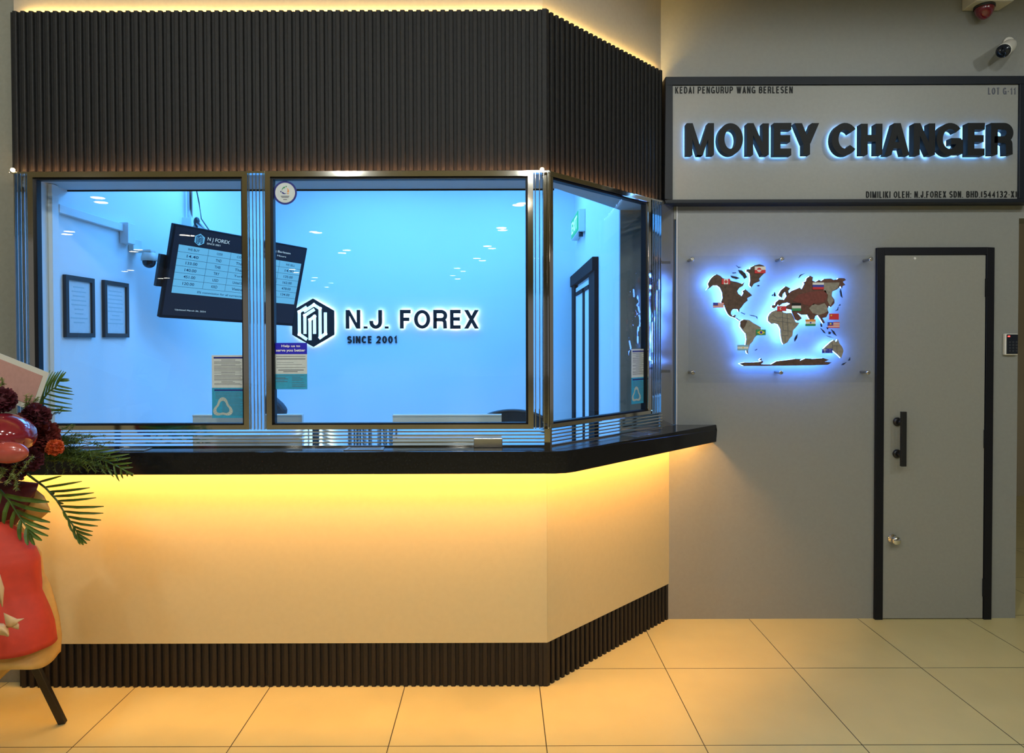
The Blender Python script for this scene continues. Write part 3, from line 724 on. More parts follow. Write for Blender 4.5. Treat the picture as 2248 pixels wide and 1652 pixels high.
def slant_s(u):
    kx = (u - CX) / F; c_ = CW - N45 * .026; return (kx * c_.y - c_.x) / (R2 * (1 - kx))
sa, sb = slant_s(1386), slant_s(1419); pc = CW - N45 * .026 + D45 * sa
za, zb = at(1386, 887, pc.y).z, at(1386, 766, pc.y).z
notice((pc.x, pc.y, za), D45, sb - sa, zb - za, 'grey and blue notice on the slanted right hand window', 'dense')
# round badge
c = at(626, 423, YP); R_ = (at(652, 423, YP) - c).x
bd = empty('round_badge', (c.x, YP, c.z), 'round white badge with navy ring in the top left corner of the middle window', 'badge')
def disc(r, n=40): return [(c.x + r * math.cos(2 * PI * i / n), c.z + r * math.sin(2 * PI * i / n)) for i in range(n)]
MB().prism(disc(R_), YP - .0008, YP - .0002).build('ring', M['navy'], bd)
MB().prism(disc(R_ * .84), YP - .0012, YP - .0009).build('face', M['paper'], bd)
sw = [MB(), MB(), MB()]
for q in range(3):
    for i in range(8):
        t0, t1 = PI / 2 + 2 * PI * q / 3 + i * .24, PI / 2 + 2 * PI * q / 3 + (i + 1.02) * .24
        r0, r1 = .20 + .01 * i, .34 - .012 * i
        pts = [(c.x + R_ * k * math.cos(t), c.z + R_ * (.18 + k * math.sin(t))) for t, k in ((t0, r0), (t1, r0), (t1, r1), (t0, r1))]
        sw[q].prism(pts, YP - .0015, YP - .0012)
    t0 = PI / 2 + 2 * PI * q / 3 - .28
    sw[q].prism([(c.x + R_ * .36 * math.cos(t0) + R_ * .06 * math.cos(a_), c.z + R_ * (.18 + .36 * math.sin(t0)) + R_ * .06 * math.sin(a_)) for a_ in [PI / 4 * i for i in range(8)]], YP - .0015, YP - .0012)
for q, m_ in enumerate((M['green_f'], M['navy'], M['orange_f'])): sw[q].build('swirl', m_, bd)
ln = MB()
for z, hw in ((-.32, .36), (-.42, .30), (-.60, .16)): ln.add([(c.x + R_ * s_ * hw, YP - .0014, c.z + R_ * (z + q_)) for s_, q_ in ((-1, 0), (1, 0), (1, .06), (-1, .06))], [(0, 1, 2, 3)])
ln.build('print', M['ink'], bd)

# ---------------------------------------------------------------- trays on the counter
def tray(quad, label, z=zc1):
    q = [Vector((x, y, z)) for x, y in quad]; cen = sum(q, Vector()) / 4
    r = empty('coin_tray', cen, label, 'coin tray', 'steel coin trays in the counter top')
    inn = [cen + (p - cen) * .84 for p in q]
    m = MB()
    for i in range(4):
        j = (i + 1) % 4
        m.add([q[i], q[j], inn[j], inn[i]] + [p + EZ * .003 for p in (q[i], q[j], inn[j], inn[i])], [(0, 1, 2, 3), (4, 5, 6, 7), (0, 1, 5, 4), (1, 2, 6, 5), (2, 3, 7, 6), (3, 0, 4, 7)])
    m.build('rim', M['steel'], r)
    k = [p + EZ * .0008 for p in inn]; MB().add(k + [p - EZ * .0006 for p in k], [(0, 1, 2, 3), (4, 5, 6, 7), (0, 1, 5, 4), (1, 2, 6, 5), (2, 3, 7, 6), (3, 0, 4, 7)]).build('bowl', mat('tray_floor', (.45, .42, .36), .2, 1), r)
def zx(u, v): p = atZ(u, v, zc1); return p.x
tray([(zx(755, 988), 2.842), (zx(842, 988), 2.842), (zx(846, 980), 2.922), (zx(768, 980), 2.922)], 'steel coin tray let into the counter below the middle window')
tray([(zx(262, 987), 2.842), (zx(325, 987), 2.842), (zx(345, 980), 2.922), (zx(285, 980), 2.922)], 'steel coin tray let into the counter below the left window')
p0 = CW + N45 * .02 + D45 * .50; p1 = p0 + D45 * .2
tray([(p0.x, p0.y), (p1.x, p1.y), ((p1 + N45 * .10).x, (p1 + N45 * .10).y), ((p0 + N45 * .10).x, (p0 + N45 * .10).y)], 'steel coin tray let into the counter below the slanted window')
a, b = at(1040, 983, 2.915), at(1103, 965, 2.915)
t = MB().box(a.x, b.x, 2.905, 2.93, zc1, zc1 + .042).build('slot_cover', M['steel'], bevel=.003)
tag(t, 'small brushed steel slot cover on the counter under the middle window', 'slot cover')

# ================================================================== SIGN
YS = 3.60
sg = empty('shop_sign', (1.9, DB, 2.28), 'wide dark framed MONEY CHANGER sign on the grey wall over the door', 'sign')
so0, so1 = at(1461, 300, YS).x, 2.866
zo1, zo0 = at(1850, 167, YS).z, at(1850, 445, YS).z
si0, si1 = at(1477, 300, YS).x, at(2238, 300, YS).x
zi1, zi0 = at(1850, 185, YS).z, at(1850, 437, YS).z
fr = MB()
fr.box(so0, so1, YS, DB - .001, zi1, zo1).box(so0, so1, YS, DB - .001, zo0, zi0).box(so0, si0, YS, DB - .001, zi0, zi1).box(si1, so1, YS, DB - .001, zi0, zi1)
fr.build('frame', M['sign_frame'], sg, bevel=.003)
YPn = YS + .012
MB().box(si0, si1, YPn, YPn + .02, zi0, zi1).build('panel', M['grey_wall'], sg)
def sgl(x): return 1440 + x / 2.782
YL = YPn - .055
spec = [('M', 187, 355), ('O', 378, 532), ('N', 556, 690), ('E', 720, 848), ('Y', 846, 997), ('C', 1074, 1236), ('H', 1252, 1384), ('A', 1398, 1550), ('N', 1574, 1706), ('G', 1714, 1880), ('E', 1904, 2030), ('R', 2046, 2186)]
letters(sg, [(c_, sgl(a_), sgl(b_)) for c_, a_, b_ in spec], 270, 340, YL, .043, M['letter'], M['led_sign'], .212, YPn - .011, .003)
def flat_text(root, s, u0, u1, v0, v1, Y, m_, bold=.006):
    a, b = at(u0, v1, Y), at(u1, v0, Y); words(root, 'small_print', m_, s, a.x, a.z, b.x - a.x, b.z - a.z, (b.z - a.z) * .15, Y, Y + .0025, .24)
flat_text(sg, 'KEDAI PENGURUP WANG BERLESEN', sgl(118), sgl(836), 189.5, 205, YPn - .003, M['letter'])
flat_text(sg, 'LOT G-11', sgl(2030), sgl(2200), 192, 207, YPn - .003, M['ink'])
flat_text(sg, 'DIMILIKI OLEH: N.J.FOREX SDN. BHD.(544132-X)', sgl(1284), sgl(2205), 419, 434, YPn - .003, M['letter'])

# ================================================================== WORLD MAP
YM = 3.628
wm = empty('world_map', at(1715, 840, YM), 'backlit wooden world map with small flags on a clear acrylic plate', 'wall map')
a, b = at(1512, 840, YM), at(1917, 560, YM)
MB().box(a.x, b.x, YM, YM + .006, a.z, b.z).build('acrylic_plate', M['acrylic'], wm)
for (u, v) in ((1519, 569), (1715, 569), (1910, 569), (1520, 817), (1713, 817), (1904, 817)):
    p = at(u, v, YM)
    MB().lathe((p.x, DB - .001, p.z), -EY, [(0, .008), (DB - YM + .002, .008), (DB - YM + .003, .011), (DB - YM + .011, .011), (DB - YM + .013, .007)], 16).build('standoff', M['steel'], wm)
def mp(x, y): p = at(1460 + x / 4.13, 480 + y / 4.13, YM); return (p.x, p.z)
def piece(name, pts, m_, led=True, th=.008, shrink=.012):
    poly = [mp(*p) for p in pts]
    o = MB().prism(poly, YM - th, YM - .0005).build(name, m_, wm)
    if led:
        # light tape that follows the outline on the rear of the plate
        cl = poly + [poly[0]]; mb = MB(); mb.prism(poly, YM + .0075, YM + .0095)
        mb.build('backlight', M['led_blue'], o)
    return o
NA = [(385, 590), (410, 545), (440, 515), (465, 503), (500, 520), (520, 540), (560, 548), (600, 565), (640, 572), (690, 590), (715, 578), (700, 610), (670, 625), (650, 655), (660, 680), (690, 702), (708, 672), (700, 655), (725, 640), (760, 670), (785, 695), (740, 720), (745, 742), (715, 765), (690, 800), (672, 818), (668, 845), (655, 820), (610, 820), (595, 840), (592, 862), (608, 882), (630, 870), (638, 880), (628, 895), (650, 900), (665, 915), (690, 922), (670, 925), (640, 902), (590, 885), (568, 865), (548, 825), (528, 770), (505, 755), (520, 720), (515, 670), (495, 625), (470, 605), (430, 605), (405, 625), (370, 647), (395, 618)]
EU = [(965, 805), (968, 785), (995, 782), (1000, 757), (1030, 732), (1075, 735), (1105, 690), (1140, 655), (1190, 635), (1215, 625), (1235, 640), (1260, 590), (1250, 578), (1275, 565), (1280, 540), (1310, 518), (1335, 530), (1330, 562), (1360, 572), (1390, 555), (1410, 565), (1440, 545), (1500, 542), (1520, 555), (1560, 548), (1570, 538), (1620, 540), (1634, 556), (1605, 572), (1628, 600), (1605, 610), (1598, 632), (1585, 608), (1555, 640), (1510, 660), (1505, 700), (1530, 735), (1530, 765), (1498, 800), (1480, 790), (1466, 820), (1478, 850), (1455, 892), (1420, 900), (1445, 942), (1430, 948), (1400, 900), (1380, 872), (1358, 880), (1342, 922), (1322, 935), (1300, 898), (1285, 870), (1232, 872), (1190, 850), (1236, 902), (1200, 925), (1175, 915), (1150, 860), (1140, 825), (1085, 815), (1095, 790), (1130, 770), (1105, 760), (1060, 768), (1030, 790), (1020, 775), (1000, 800), (985, 812)]
AF = [(930, 890), (945, 862), (965, 842), (1000, 828), (1055, 832), (1065, 848), (1095, 855), (1140, 852), (1160, 890), (1180, 938), (1212, 944), (1190, 975), (1155, 1012), (1150, 1060), (1122, 1088), (1105, 1120), (1070, 1138), (1056, 1112), (1045, 1050), (1042, 1000), (1020, 958), (990, 948), (960, 952), (930, 925)]
SAm = [(680, 928), (710, 912), (760, 918), (795, 945), (835, 966), (866, 985), (862, 1002), (835, 1050), (805, 1080), (790, 1112), (765, 1138), (755, 1172), (745, 1195), (752, 1225), (738, 1216), (725, 1150), (735, 1090), (728, 1042), (700, 1012), (676, 975)]
GR = [(735, 480), (738, 460), (770, 458), (772, 440), (810, 422), (850, 413), (890, 425), (902, 445), (898, 492), (870, 520), (848, 545), (856, 566), (800, 590), (780, 622), (762, 602), (770, 560), (765, 500), (750, 485)]
AU = [(1430, 1180), (1462, 1150), (1498, 1116), (1528, 1097), (1545, 1118), (1563, 1092), (1572, 1125), (1600, 1160), (1612, 1195), (1592, 1262), (1562, 1232), (1512, 1190), (1470, 1196), (1440, 1205)]
AN = [(668, 1312), (720, 1300), (800, 1300), (850, 1296), (875, 1288), (850, 1280), (868, 1263), (872, 1284), (888, 1296), (866, 1316), (960, 1318), (1010, 1290), (1100, 1280), (1180, 1268), (1228, 1270), (1215, 1288), (1270, 1265), (1330, 1268), (1430, 1262), (1480, 1278), (1440, 1295), (1505, 1300), (1470, 1322), (1300, 1328), (880, 1333), (710, 1333)]
SC = [(1025, 690), (1050, 645), (1090, 612), (1132, 632), (1112, 655), (1122, 680), (1098, 702), (1084, 662), (1062, 682), (1056, 716), (1036, 706)]
na = piece('north_america', NA, M['walnut']); eu = piece('eurasia', EU, M['rust']); piece('scandinavia', SC, M['walnut'])
af = piece('africa', AF, M['ash']); sa_ = piece('south_america', SAm, M['ash']); gr = piece('greenland', GR, M['walnut']); au = piece('australia', AU, M['ash']); piece('antarctica', AN, M['walnut'])
def inlay(par, name, pts, m_, y=.0092):
    MB().prism([mp(*p) for p in pts], YM - y, YM - .0081).build(name, m_, par)
inlay(eu, 'country_inlay', [(1300, 812), (1338, 768), (1382, 785), (1440, 765), (1462, 800), (1472, 835), (1440, 855), (1390, 872), (1330, 855)], M['ash'])
inlay(eu, 'country_inlay', [(1430, 580), (1575, 578), (1560, 625), (1508, 660), (1500, 702), (1522, 740), (1490, 790), (1465, 745), (1470, 690), (1430, 650)], M['ash'])
inlay(eu, 'country_inlay', [(1150, 745), (1200, 690), (1320, 660), (1450, 650), (1465, 700), (1440, 755), (1370, 770), (1300, 790), (1230, 770)], mat('red_inlay', (.17, .04, .032), .5, noise=.2, nscale=80))
inlay(sa_, 'country_inlay', [(682, 930), (712, 916), (740, 925), (720, 975), (700, 1000), (678, 970)], M['walnut'])
def country_lines(par, segs, m_):
    mb = MB()
    for (x0_, y0_), (x1_, y1_) in segs:
        a, b = Vector((*mp(x0_, y0_),)), Vector((*mp(x1_, y1_),)); d = (b - a).normalized() * .0011; n = Vector((-d.y, d.x))
        mb.prism([tuple(a + n), tuple(b + n), tuple(b - n), tuple(a - n)], YM - .0088, YM - .0081)
    mb.build('border_lines', m_, par)
country_lines(af, [((965, 870), (1010, 900)), ((1010, 900), (1060, 895)), ((1060, 850), (1060, 930)), ((1060, 895), (1130, 910)), ((1100, 860), (1105, 940)), ((960, 915), (1020, 930)), ((1020, 930), (1140, 945)), ((1060, 930), (1065, 1010)), ((1065, 1010), (1140, 1020)), ((1105, 945), (1110, 1060)), ((1055, 1060), (1110, 1060)), ((1080, 1060), (1085, 1120))], M['ink'])
country_lines(au, [((1510, 1115), (1512, 1188)), ((1512, 1150), (1585, 1150)), ((1550, 1150), (1555, 1220))], M['ink'])
isl = [[(660, 465), (690, 468), (722, 495), (740, 530), (716, 545), (700, 520), (672, 492)], [(590, 515), (640, 525), (672, 540), (642, 548), (602, 536)], [(640, 422), (660, 436), (692, 440), (665, 447)], [(605, 488), (640, 486), (640, 494), (612, 496)],
       [(1197, 1043), (1192, 1080), (1172, 1112), (1168, 1088), (1180, 1062)], [(1582, 773), (1586, 786), (1568, 790)], [(1568, 795), (1562, 830), (1535, 836), (1556, 822)], [(990, 663), (1002, 702), (985, 704), (984, 682)], [(968, 690), (978, 684), (976, 698), (966, 700)],
       [(1672, 1255), (1672, 1282), (1655, 1286)], [(1640, 1298), (1612, 1324), (1594, 1326), (1605, 1312)], [(1405, 990), (1432, 1012), (1453, 1040), (1438, 1034)], [(1455, 1055), (1490, 1068), (1524, 1078), (1488, 1074)], [(1480, 1022), (1500, 1028), (1492, 1046), (1478, 1044)],
       [(1503, 1003), (1528, 1022), (1550, 1062), (1524, 1044)], [(1208, 538), (1222, 508), (1268, 492), (1228, 516)], [(1585, 630), (1594, 660), (1602, 716), (1588, 700), (1580, 655)], [(685, 846), (722, 862), (720, 868), (686, 852)], [(760, 870), (800, 876), (832, 888), (834, 908), (822, 888), (780, 880)],
       [(828, 606), (842, 600), (858, 606), (844, 614)], [(1410, 945), (1422, 975), (1412, 980), (1404, 955)], [(810, 1190), (830, 1178), (832, 1184), (816, 1194)], [(1460, 985), (1480, 980), (1470, 1002)]]
for pts in isl: piece('island', pts, M['black'], led=False)
def flag(par, x, y, w_, h_, kind):
    y0 = YM - .0125; (xa, za), (xb, zb) = mp(x - w_ / 2, y + h_ / 2), mp(x + w_ / 2, y - h_ / 2); W_, H_ = xb - xa, zb - za
    ms = []; mb = MB()
    def r(a, b, c_, d, m_, lift=0):
        if m_ not in ms: ms.append(m_)
        mb.box(xa + W_ * a, xa + W_ * b, y0 - lift, YM - .0082, za + H_ * c_, za + H_ * d, ms.index(m_))
    def dsc(cx_, cz_, rad, m_, lift, half=None, n=24):
        if m_ not in ms: ms.append(m_)
        rng = {'top': (0, PI), 'bot': (PI, 2 * PI), None: (0, 2 * PI)}[half]
        mb.prism([(xa + W_ * cx_ + rad * H_ * math.cos(rng[0] + (rng[1] - rng[0]) * i / (n if half is None else n - 1)), za + H_ * cz_ + rad * H_ * math.sin(rng[0] + (rng[1] - rng[0]) * i / (n if half is None else n - 1))) for i in range(n)], y0 - lift, y0 - lift + .0004, ms.index(m_))
    R, W, G, B = M['red'], M['white_f'], M['green_f'], M['blue_f']
    if kind == 'hstripes3':
        pass
    if kind == 'greenland': r(0, 1, .5, 1, W); r(0, 1, 0, .5, R); dsc(.4, .5, .32, R, .0006, 'top'); dsc(.4, .5, .32, W, .0006, 'bot')
    elif kind == 'canada':
        r(0, .25, 0, 1, R); r(.75, 1, 0, 1, R); r(.25, .75, 0, 1, W)
        if True:
            pts = [(0, .38), (.08, .22), (.15, .26), (.12, .05), (.22, .14), (.25, .06), (.34, .08), (.28, -.08), (.32, -.14), (.1, -.26), (.12, -.34), (.02, -.32), (.02, -.42), (-.02, -.42), (-.02, -.32), (-.12, -.34), (-.1, -.26), (-.32, -.14), (-.28, -.08), (-.34, .08), (-.25, .06), (-.22, .14), (-.12, .05), (-.15, .26), (-.08, .22)]
            mb.prism([(xa + W_ / 2 + p * H_, za + H_ / 2 + q * H_) for p, q in pts], y0 - .0006, y0 - .0002, ms.index(R))
    elif kind in ('usa', 'malaysia'):
        n = 7
        for i in range(n): r(0, 1, i / n, (i + 1) / n, R if i % 2 == 0 else W)
        r(0, .45, .45, 1, B, .0005)
        if kind == 'malaysia': dsc(.22, .72, .16, M['yellow_f'], .001)
    elif kind == 'russia': r(0, 1, .667, 1, W); r(0, 1, .333, .667, B); r(0, 1, 0, .333, R)
    elif kind == 'turkey': r(0, 1, 0, 1, R); dsc(.4, .5, .25, W, .0006); dsc(.45, .5, .19, R, .0011)
    elif kind == 'gulf': r(0, 1, .667, 1, M['black']); r(0, 1, .333, .667, W); r(0, 1, 0, .333, G)
    elif kind == 'india': r(0, 1, .667, 1, M['orange_f']); r(0, 1, .333, .667, W); r(0, 1, 0, .333, G); dsc(.5, .5, .12, B, .0006)
    elif kind == 'china':
        r(0, 1, 0, 1, R); dsc(.2, .7, .13, M['yellow_f'], .0006)
    elif kind == 'brazil':
        r(0, 1, 0, 1, G); ms.append(M['yellow_f']); mb.prism([(xa + W_ * p, za + H_ * q) for p, q in ((.5, .1), (.92, .5), (.5, .9), (.08, .5))], y0 - .0006, y0 - .0002, ms.index(M['yellow_f'])); dsc(.5, .5, .24, B, .0011)
    elif kind == 'argentina': r(0, 1, .667, 1, M['sky_f']); r(0, 1, .333, .667, W); r(0, 1, 0, .333, M['sky_f']); dsc(.5, .5, .11, M['yellow_f'], .0006)
    elif kind == 'australia':
        r(0, 1, 0, 1, B); r(.2, .27, .5, 1, W, .0006); r(0, .47, .72, .8, W, .0006); dsc(.25, .25, .1, W, .0006); dsc(.75, .75, .07, W, .0006); dsc(.75, .25, .07, W, .0006)
    mb.build('flag', ms, par)
flag(gr, 855, 465, 98, 62, 'greenland'); flag(na, 545, 570, 76, 50, 'canada'); flag(na, 478, 783, 96, 45, 'usa'); flag(eu, 1380, 610, 100, 62, 'russia'); flag(eu, 1050, 815, 82, 46, 'turkey')
flag(eu, 1183, 800, 82, 70, 'gulf'); flag(eu, 1310, 942, 92, 62, 'india'); flag(eu, 1522, 887, 86, 55, 'china'); flag(eu, 1520, 963, 106, 52, 'malaysia'); flag(sa_, 862, 1030, 86, 52, 'brazil'); flag(sa_, 699, 1168, 98, 52, 'argentina'); flag(au, 1462, 1197, 92, 40, 'australia')

# ================================================================== DOOR
dr = empty('door_1', (2.4, DB, 0), kind='structure')
xd0, xd1 = at(1923.5, 950, DB - .02).x, at(2180.5, 950, DB - .02).x; zd = at(2060, 543, DB - .02).z; fw = .043
MB().box(xd0, xd0 + fw, DB - .02, DB - .001, 0, zd).box(xd1 - fw, xd1, DB - .02, DB - .001, 0, zd).box(xd0 + fw, xd1 - fw, DB - .02, DB - .001, zd - fw * .9, zd).build('frame', M['black_metal'], dr, bevel=.002)
lf = MB().box(xd0 + fw + .002, xd1 - fw - .003, DB - .014, DB - .0012, .006, zd - fw * .9 - .003).build('leaf', mat('door_grey', (.28, .285, .26), .42, noise=.03, nscale=60, bump=.05), dr)
yh0 = DB - .014
h0, h1 = at(1977.5, 903, yh0 - .055), at(1988, 1023, yh0 - .055)
hd_ = MB().box(h0.x, h1.x, yh0 - .065, yh0 - .048, h1.z, h0.z).build('pull_handle', M['black'], lf, bevel=.002)
for (u, v) in ((1969, 925), (1968, 995)):
    p = at(u, v, yh0)
    q = Vector((h0.x + .013, yh0 - .05, p.z))
    MB().lathe((p.x, yh0, p.z), -EY, [(0, .021), (.004, .024), (.012, .023), (.017, .016)]).tube([(p.x, yh0 - .012, p.z), q], .011, 12).build('handle_mount', M['black'], lf)
p = at(1959, 1182, yh0)
MB().lathe((p.x, yh0, p.z), -EY, [(0, .026), (.006, .026), (.008, .013), (.022, .013), (.028, .023), (.04, .025), (.048, .018), (.051, .004)]).build('lock_knob', mat('knob_steel', (.8, .8, .78), .12, 1), lf)
for (v0, v1) in ((612, 652), (942, 982), (1267, 1306)):
    z1_, z0_ = at(2165, v0, DB).z, at(2165, v1, DB).z; MB().box(xd1 - fw - .006, xd1 - fw + .004, DB - .026, DB - .0145, z0_, z1_).build('hinge', M['black_metal'], dr)
p = at(2008, 567, yh0); MB().lathe((p.x, yh0, p.z), -EY, [(0, .007), (.004, .006)], 12).build('peg', M['cam_white'], lf)

# keypad
kx0, kx1 = at(2206, 755, DB - .02).x, at(2235, 755, DB - .02).x; kz1, kz0 = at(2220, 732, DB - .02).z, at(2220, 779, DB - .02).z
kp = empty('door_keypad', ((kx0 + kx1) / 2, DB, kz0), 'small white rimmed black keypad with red light on the wall right of the door', 'keypad')
MB().box(kx0, kx1, DB - .022, DB - .001, kz0, kz1).build('body', M['cam_white'], kp, bevel=.005)
MB().box(kx0 + .007, kx1 - .004, DB - .0245, DB - .0222, kz0 + .006, kz1 - .004).build('face', M['cam_black'], kp, bevel=.001)
for i in range(3):
    for j in range(4):
        x = kx0 + .018 + i * .018; z = kz0 + .018 + j * .016; MB().box(x, x + .011, DB - .0258, DB - .0246, z, z + .010).build('key', mat('key_dark', (.03, .035, .045), .4) if i + j == 0 else bpy.data.materials['key_dark'], kp)
MB().box(kx0 + .012, kx0 + .024, DB - .0258, DB - .0246, kz1 - .018, kz1 - .011).build('indicator', M['red_led'], kp)

# siren box and bullet camera above the sign
sr = empty('siren_box', (2.62, DB, 3.33), 'pale alarm box with dark red dome light high on the wall above the sign', 'alarm')
MB().box(2.521, 2.722, 3.578, DB - .001, 3.325, 3.515).build('box', M['siren_white'], sr, bevel=.004)
c = at(2161, 17, 3.635)
MB().ball((c.x, 3.635, 3.318), .047, .047, .065).build('dome', M['siren_red'], sr)
MB().lathe((c.x, 3.635, 3.33), -EZ, [(0, .05), (.018, .05)]).build('dome_ring', M['black'], sr)
bc = empty('bullet_camera', at(2215, 105, DB), 'white bullet security camera with black lens above the right end of the sign', 'security camera')
p1 = at(2218, 98, 3.66); p0 = at(2201, 113, 3.54); d = (p0 - p1).normalized(); Lc = (p0 - p1).length
MB().lathe(p1, d, [(0, .022), (.004, .030), (Lc * .2, .034), (Lc * .8, .035), (Lc * .9, .034)], 20).build('body', M['cam_white'], bc)
MB().lathe(p1 + d * (Lc * .88), d, [(0, .033), (.010, .0335), (.016, .030), (.017, .012), (.012, .010)], 20).build('lens_front', M['cam_black'], bc)
MB().tube([(p1.x + .01, DB - .001, p1.z + .02), p1 + d * .02], .014).lathe((p1.x + .01, DB - .001, p1.z + .02), -EY, [(0, .032), (.012, .030)]).build('mount', M['cam_white'], bc)

# ================================================================== bead lamps at the window heads
for (u, v, lb) in ((28, 373, 'bright warm bead lamp at the left end of the window head'), (1190, 372, 'bright warm bead lamp over the corner of the windows')):
    p = at(u, v, YW - .004)
    r = empty('bead_lamp', p, lb, 'lamp', 'bead lamps at the window heads')
    MB().ball(p, .009, n=12, m=8).build('bulb', M['spot_lamp'], r); MB().box(p.x - .014, p.x + .014, YW - .003, YW + .02, p.z - .012, p.z - .006).build('holder', M['steel'], r)

# ================================================================== hall downlights (seen only in the glass), each given an added twin to imitate double reflections
GLR = [(215, 434), (222, 444), (152, 508), (147, 514), (304, 548), (294, 552), (287, 593), (274, 595.5), (104, 589), (100, 597.5), (352, 611), (367, 610), (203, 609), (196, 613.6), (287, 623), (278, 626), (140, 622), (133, 628), (405, 516), (417, 517),
       (690, 509), (696, 510.5), (761, 549), (751, 555), (691, 609), (687, 616), (726.5, 621), (717, 630), (642, 591), (650, 598), (1138, 450), (1147, 447), (1101, 500), (1103, 505), (1070, 540), (1080, 545), (1047, 567), (1059, 572), (1004, 588.5), (1016, 595), (994, 604.5), (1005, 612)]
ZC = 3.52
lamp0 = None
def downlight(x, y):
    global lamp0
    if lamp0 is None:
        lamp0 = empty('ceiling_downlight', (x, y, ZC), 'round recessed hall downlight out of view, one of a set with added twins and extra lamps', 'downlight', 'ceiling downlights of the hall')
        MB().lathe((0, 0, -.006), EZ, [(0, .088), (.003, .088)], 24).build('diffuser', M['lamp'], lamp0, True)
        mb = MB(); n = 24
        vs = [(r_ * math.cos(2 * PI * i / n), r_ * math.sin(2 * PI * i / n), z_) for r_, z_ in ((.09, -.008), (.11, -.006), (.11, 0), (.09, 0)) for i in range(n)]
        fs = [(k_ * n + i, k_ * n + (i + 1) % n, ((k_ + 1) % 4) * n + (i + 1) % n, ((k_ + 1) % 4) * n + i) for k_ in range(4) for i in range(n)]
        mb.add(vs, fs).build('trim', M['cam_white'], lamp0, True); return
    c = lamp0.copy(); COL.objects.link(c); c.location = (x, y, ZC)
    for ch in list(lamp0.children):
        k_ = ch.copy(); COL.objects.link(k_); k_.parent = c
for (u, v) in GLR:
    a_, y_, z_ = ray(u, v); t = (ZC - .006 - H) / z_
    Y = 2 * YP - y_ * t; X = a_ * t
    if Y > -23 and abs(X) < 11: downlight(X, Y)
for x, y in HALL: downlight(x, y)  # housings for the extra lamps added to light the shop front

# ================================================================== FLOWER STAND
fsx = at(-95, 1200, 2.42).x
fs = empty('flower_stand', (fsx, 2.42, 0), 'congratulation flower stand in red paper on black legs, cut by the left edge', 'flower stand')
foot = atZ(138, 1588, 0)
def leg(ft, tp):
    ft, tp = Vector(ft), Vector(tp); d = (tp - ft); dn = d.normalized(); s_ = dn.cross(EY).normalized(); q_ = dn.cross(s_)
    MB().obox(ft - s_ * .015 - q_ * .009 + EZ * .004, s_ * .03, q_ * .018, d).build('leg', M['black'], fs, bevel=.002)
tpz = at(-60, 1300, 2.45)
hub = Vector((fsx, 2.42, .95))
leg((foot.x, foot.y, 0), foot + (hub - foot) * .98)
leg((2 * fsx - foot.x, foot.y, 0), (fsx - .01, 2.43, .93)); leg((fsx, 2.0, 0), (fsx, 2.41, .93))
MB().tube([(fsx, 2.42, .85), (fsx, 2.44, 1.55)], .015).build('pole', M['black'], fs)
# paper wraps: a flared skirt with folds, red over gold
def skirt(name, prof, mt, Y0, wave, ph, th=.002, a0=-PI, a1=0.0):
    cx0, n, m = fsx, 110, 0; vs = []; fs_ = []; P = []
    for v, u in prof:
        p = at(u, v, Y0); P.append((p.z, p.x - cx0))
    # resample smoothly
    Q = []
    for i in range(len(P) - 1):
        for k in range(4): t = k / 4; Q.append((P[i][0] * (1 - t) + P[i + 1][0] * t, P[i][1] * (1 - t) + P[i + 1][1] * t))
    Q.append(P[-1])
    for j, (z, r) in enumerate(Q):
        f = j / (len(Q) - 1)
        for i in range(n + 1):
            a = a0 + (a1 - a0) * i / n
            wv = wave * (.3 + f) * (math.sin(4 * a + ph + 1.5 * f) + .35 * math.sin(9 * a + 2.1 * ph - f))
            k_ = max(0, 1 - abs(a) / .5)         # the seam on the right keeps the outline
            rr_ = r * (1 + wv * (1 - k_)) * (1 if name != 'gold_lining' else 1 - .12 * min(1, max(0, -a / .5)) * (1 - .9 * max(0, f - .85) / .15))
            vs.append((cx0 + rr_ * math.cos(a), Y0 + rr_ * .62 * math.sin(a), z + (.012 * math.sin(7 * a + ph) * f if name == 'gold_lining' else 0)))
    for j in range(len(Q) - 1):
        for i in range(n): fs_.append((j * (n + 1) + i, j * (n + 1) + i + 1, (j + 1) * (n + 1) + i + 1, (j + 1) * (n + 1) + i))
    o = MB().add(vs, fs_, 0, True).build(name, mt, fs)
    so = o.modifiers.new('thick', 'SOLIDIFY'); so.thickness = th; so.offset = 0
    return o
skirt('gold_lining', [(1150, 40), (1185, 66), (1215, 86), (1262, 92), (1285, 104), (1330, 117), (1360, 124), (1400, 129), (1438, 127)], M['gold'], 2.43, .05, .4, a1=.06)
skirt('red_wrap', [(1140, 20), (1165, 45), (1185, 66), (1200, 80), (1222, 89), (1262, 91), (1290, 94), (1330, 110), (1360, 120), (1402, 126)], M['wrap'], 2.42, .11, 1.3)
def sheet(name, pts, Y, mt, bulge=.02, th=.0015):
    """a curved piece of paper or ribbon given by two edges of equal length"""
    A, B = pts; vs = []; n = len(A); m = 6
    for (ua, va), (ub, vb) in zip(A, B):
        for k in range(m + 1):
            t = k / m; vs.append(at(ua + (ub - ua) * t, va + (vb - va) * t, Y - bulge * math.sin(PI * t)))
    fs_ = [(i * (m + 1) + k, i * (m + 1) + k + 1, (i + 1) * (m + 1) + k + 1, (i + 1) * (m + 1) + k) for i in range(n - 1) for k in range(m)]
    o = MB().add(vs, fs_, 0, True).build(name, mt, fs); so = o.modifiers.new('thick', 'SOLIDIFY'); so.thickness = th; so.offset = 0; return o
sheet('ribbon_tail', [[(8, 1344), (25, 1352), (38, 1358), (53, 1357)], [(14, 1378), (24, 1376), (34, 1374), (34, 1368)]], 2.10, M['ribbon'], .006)
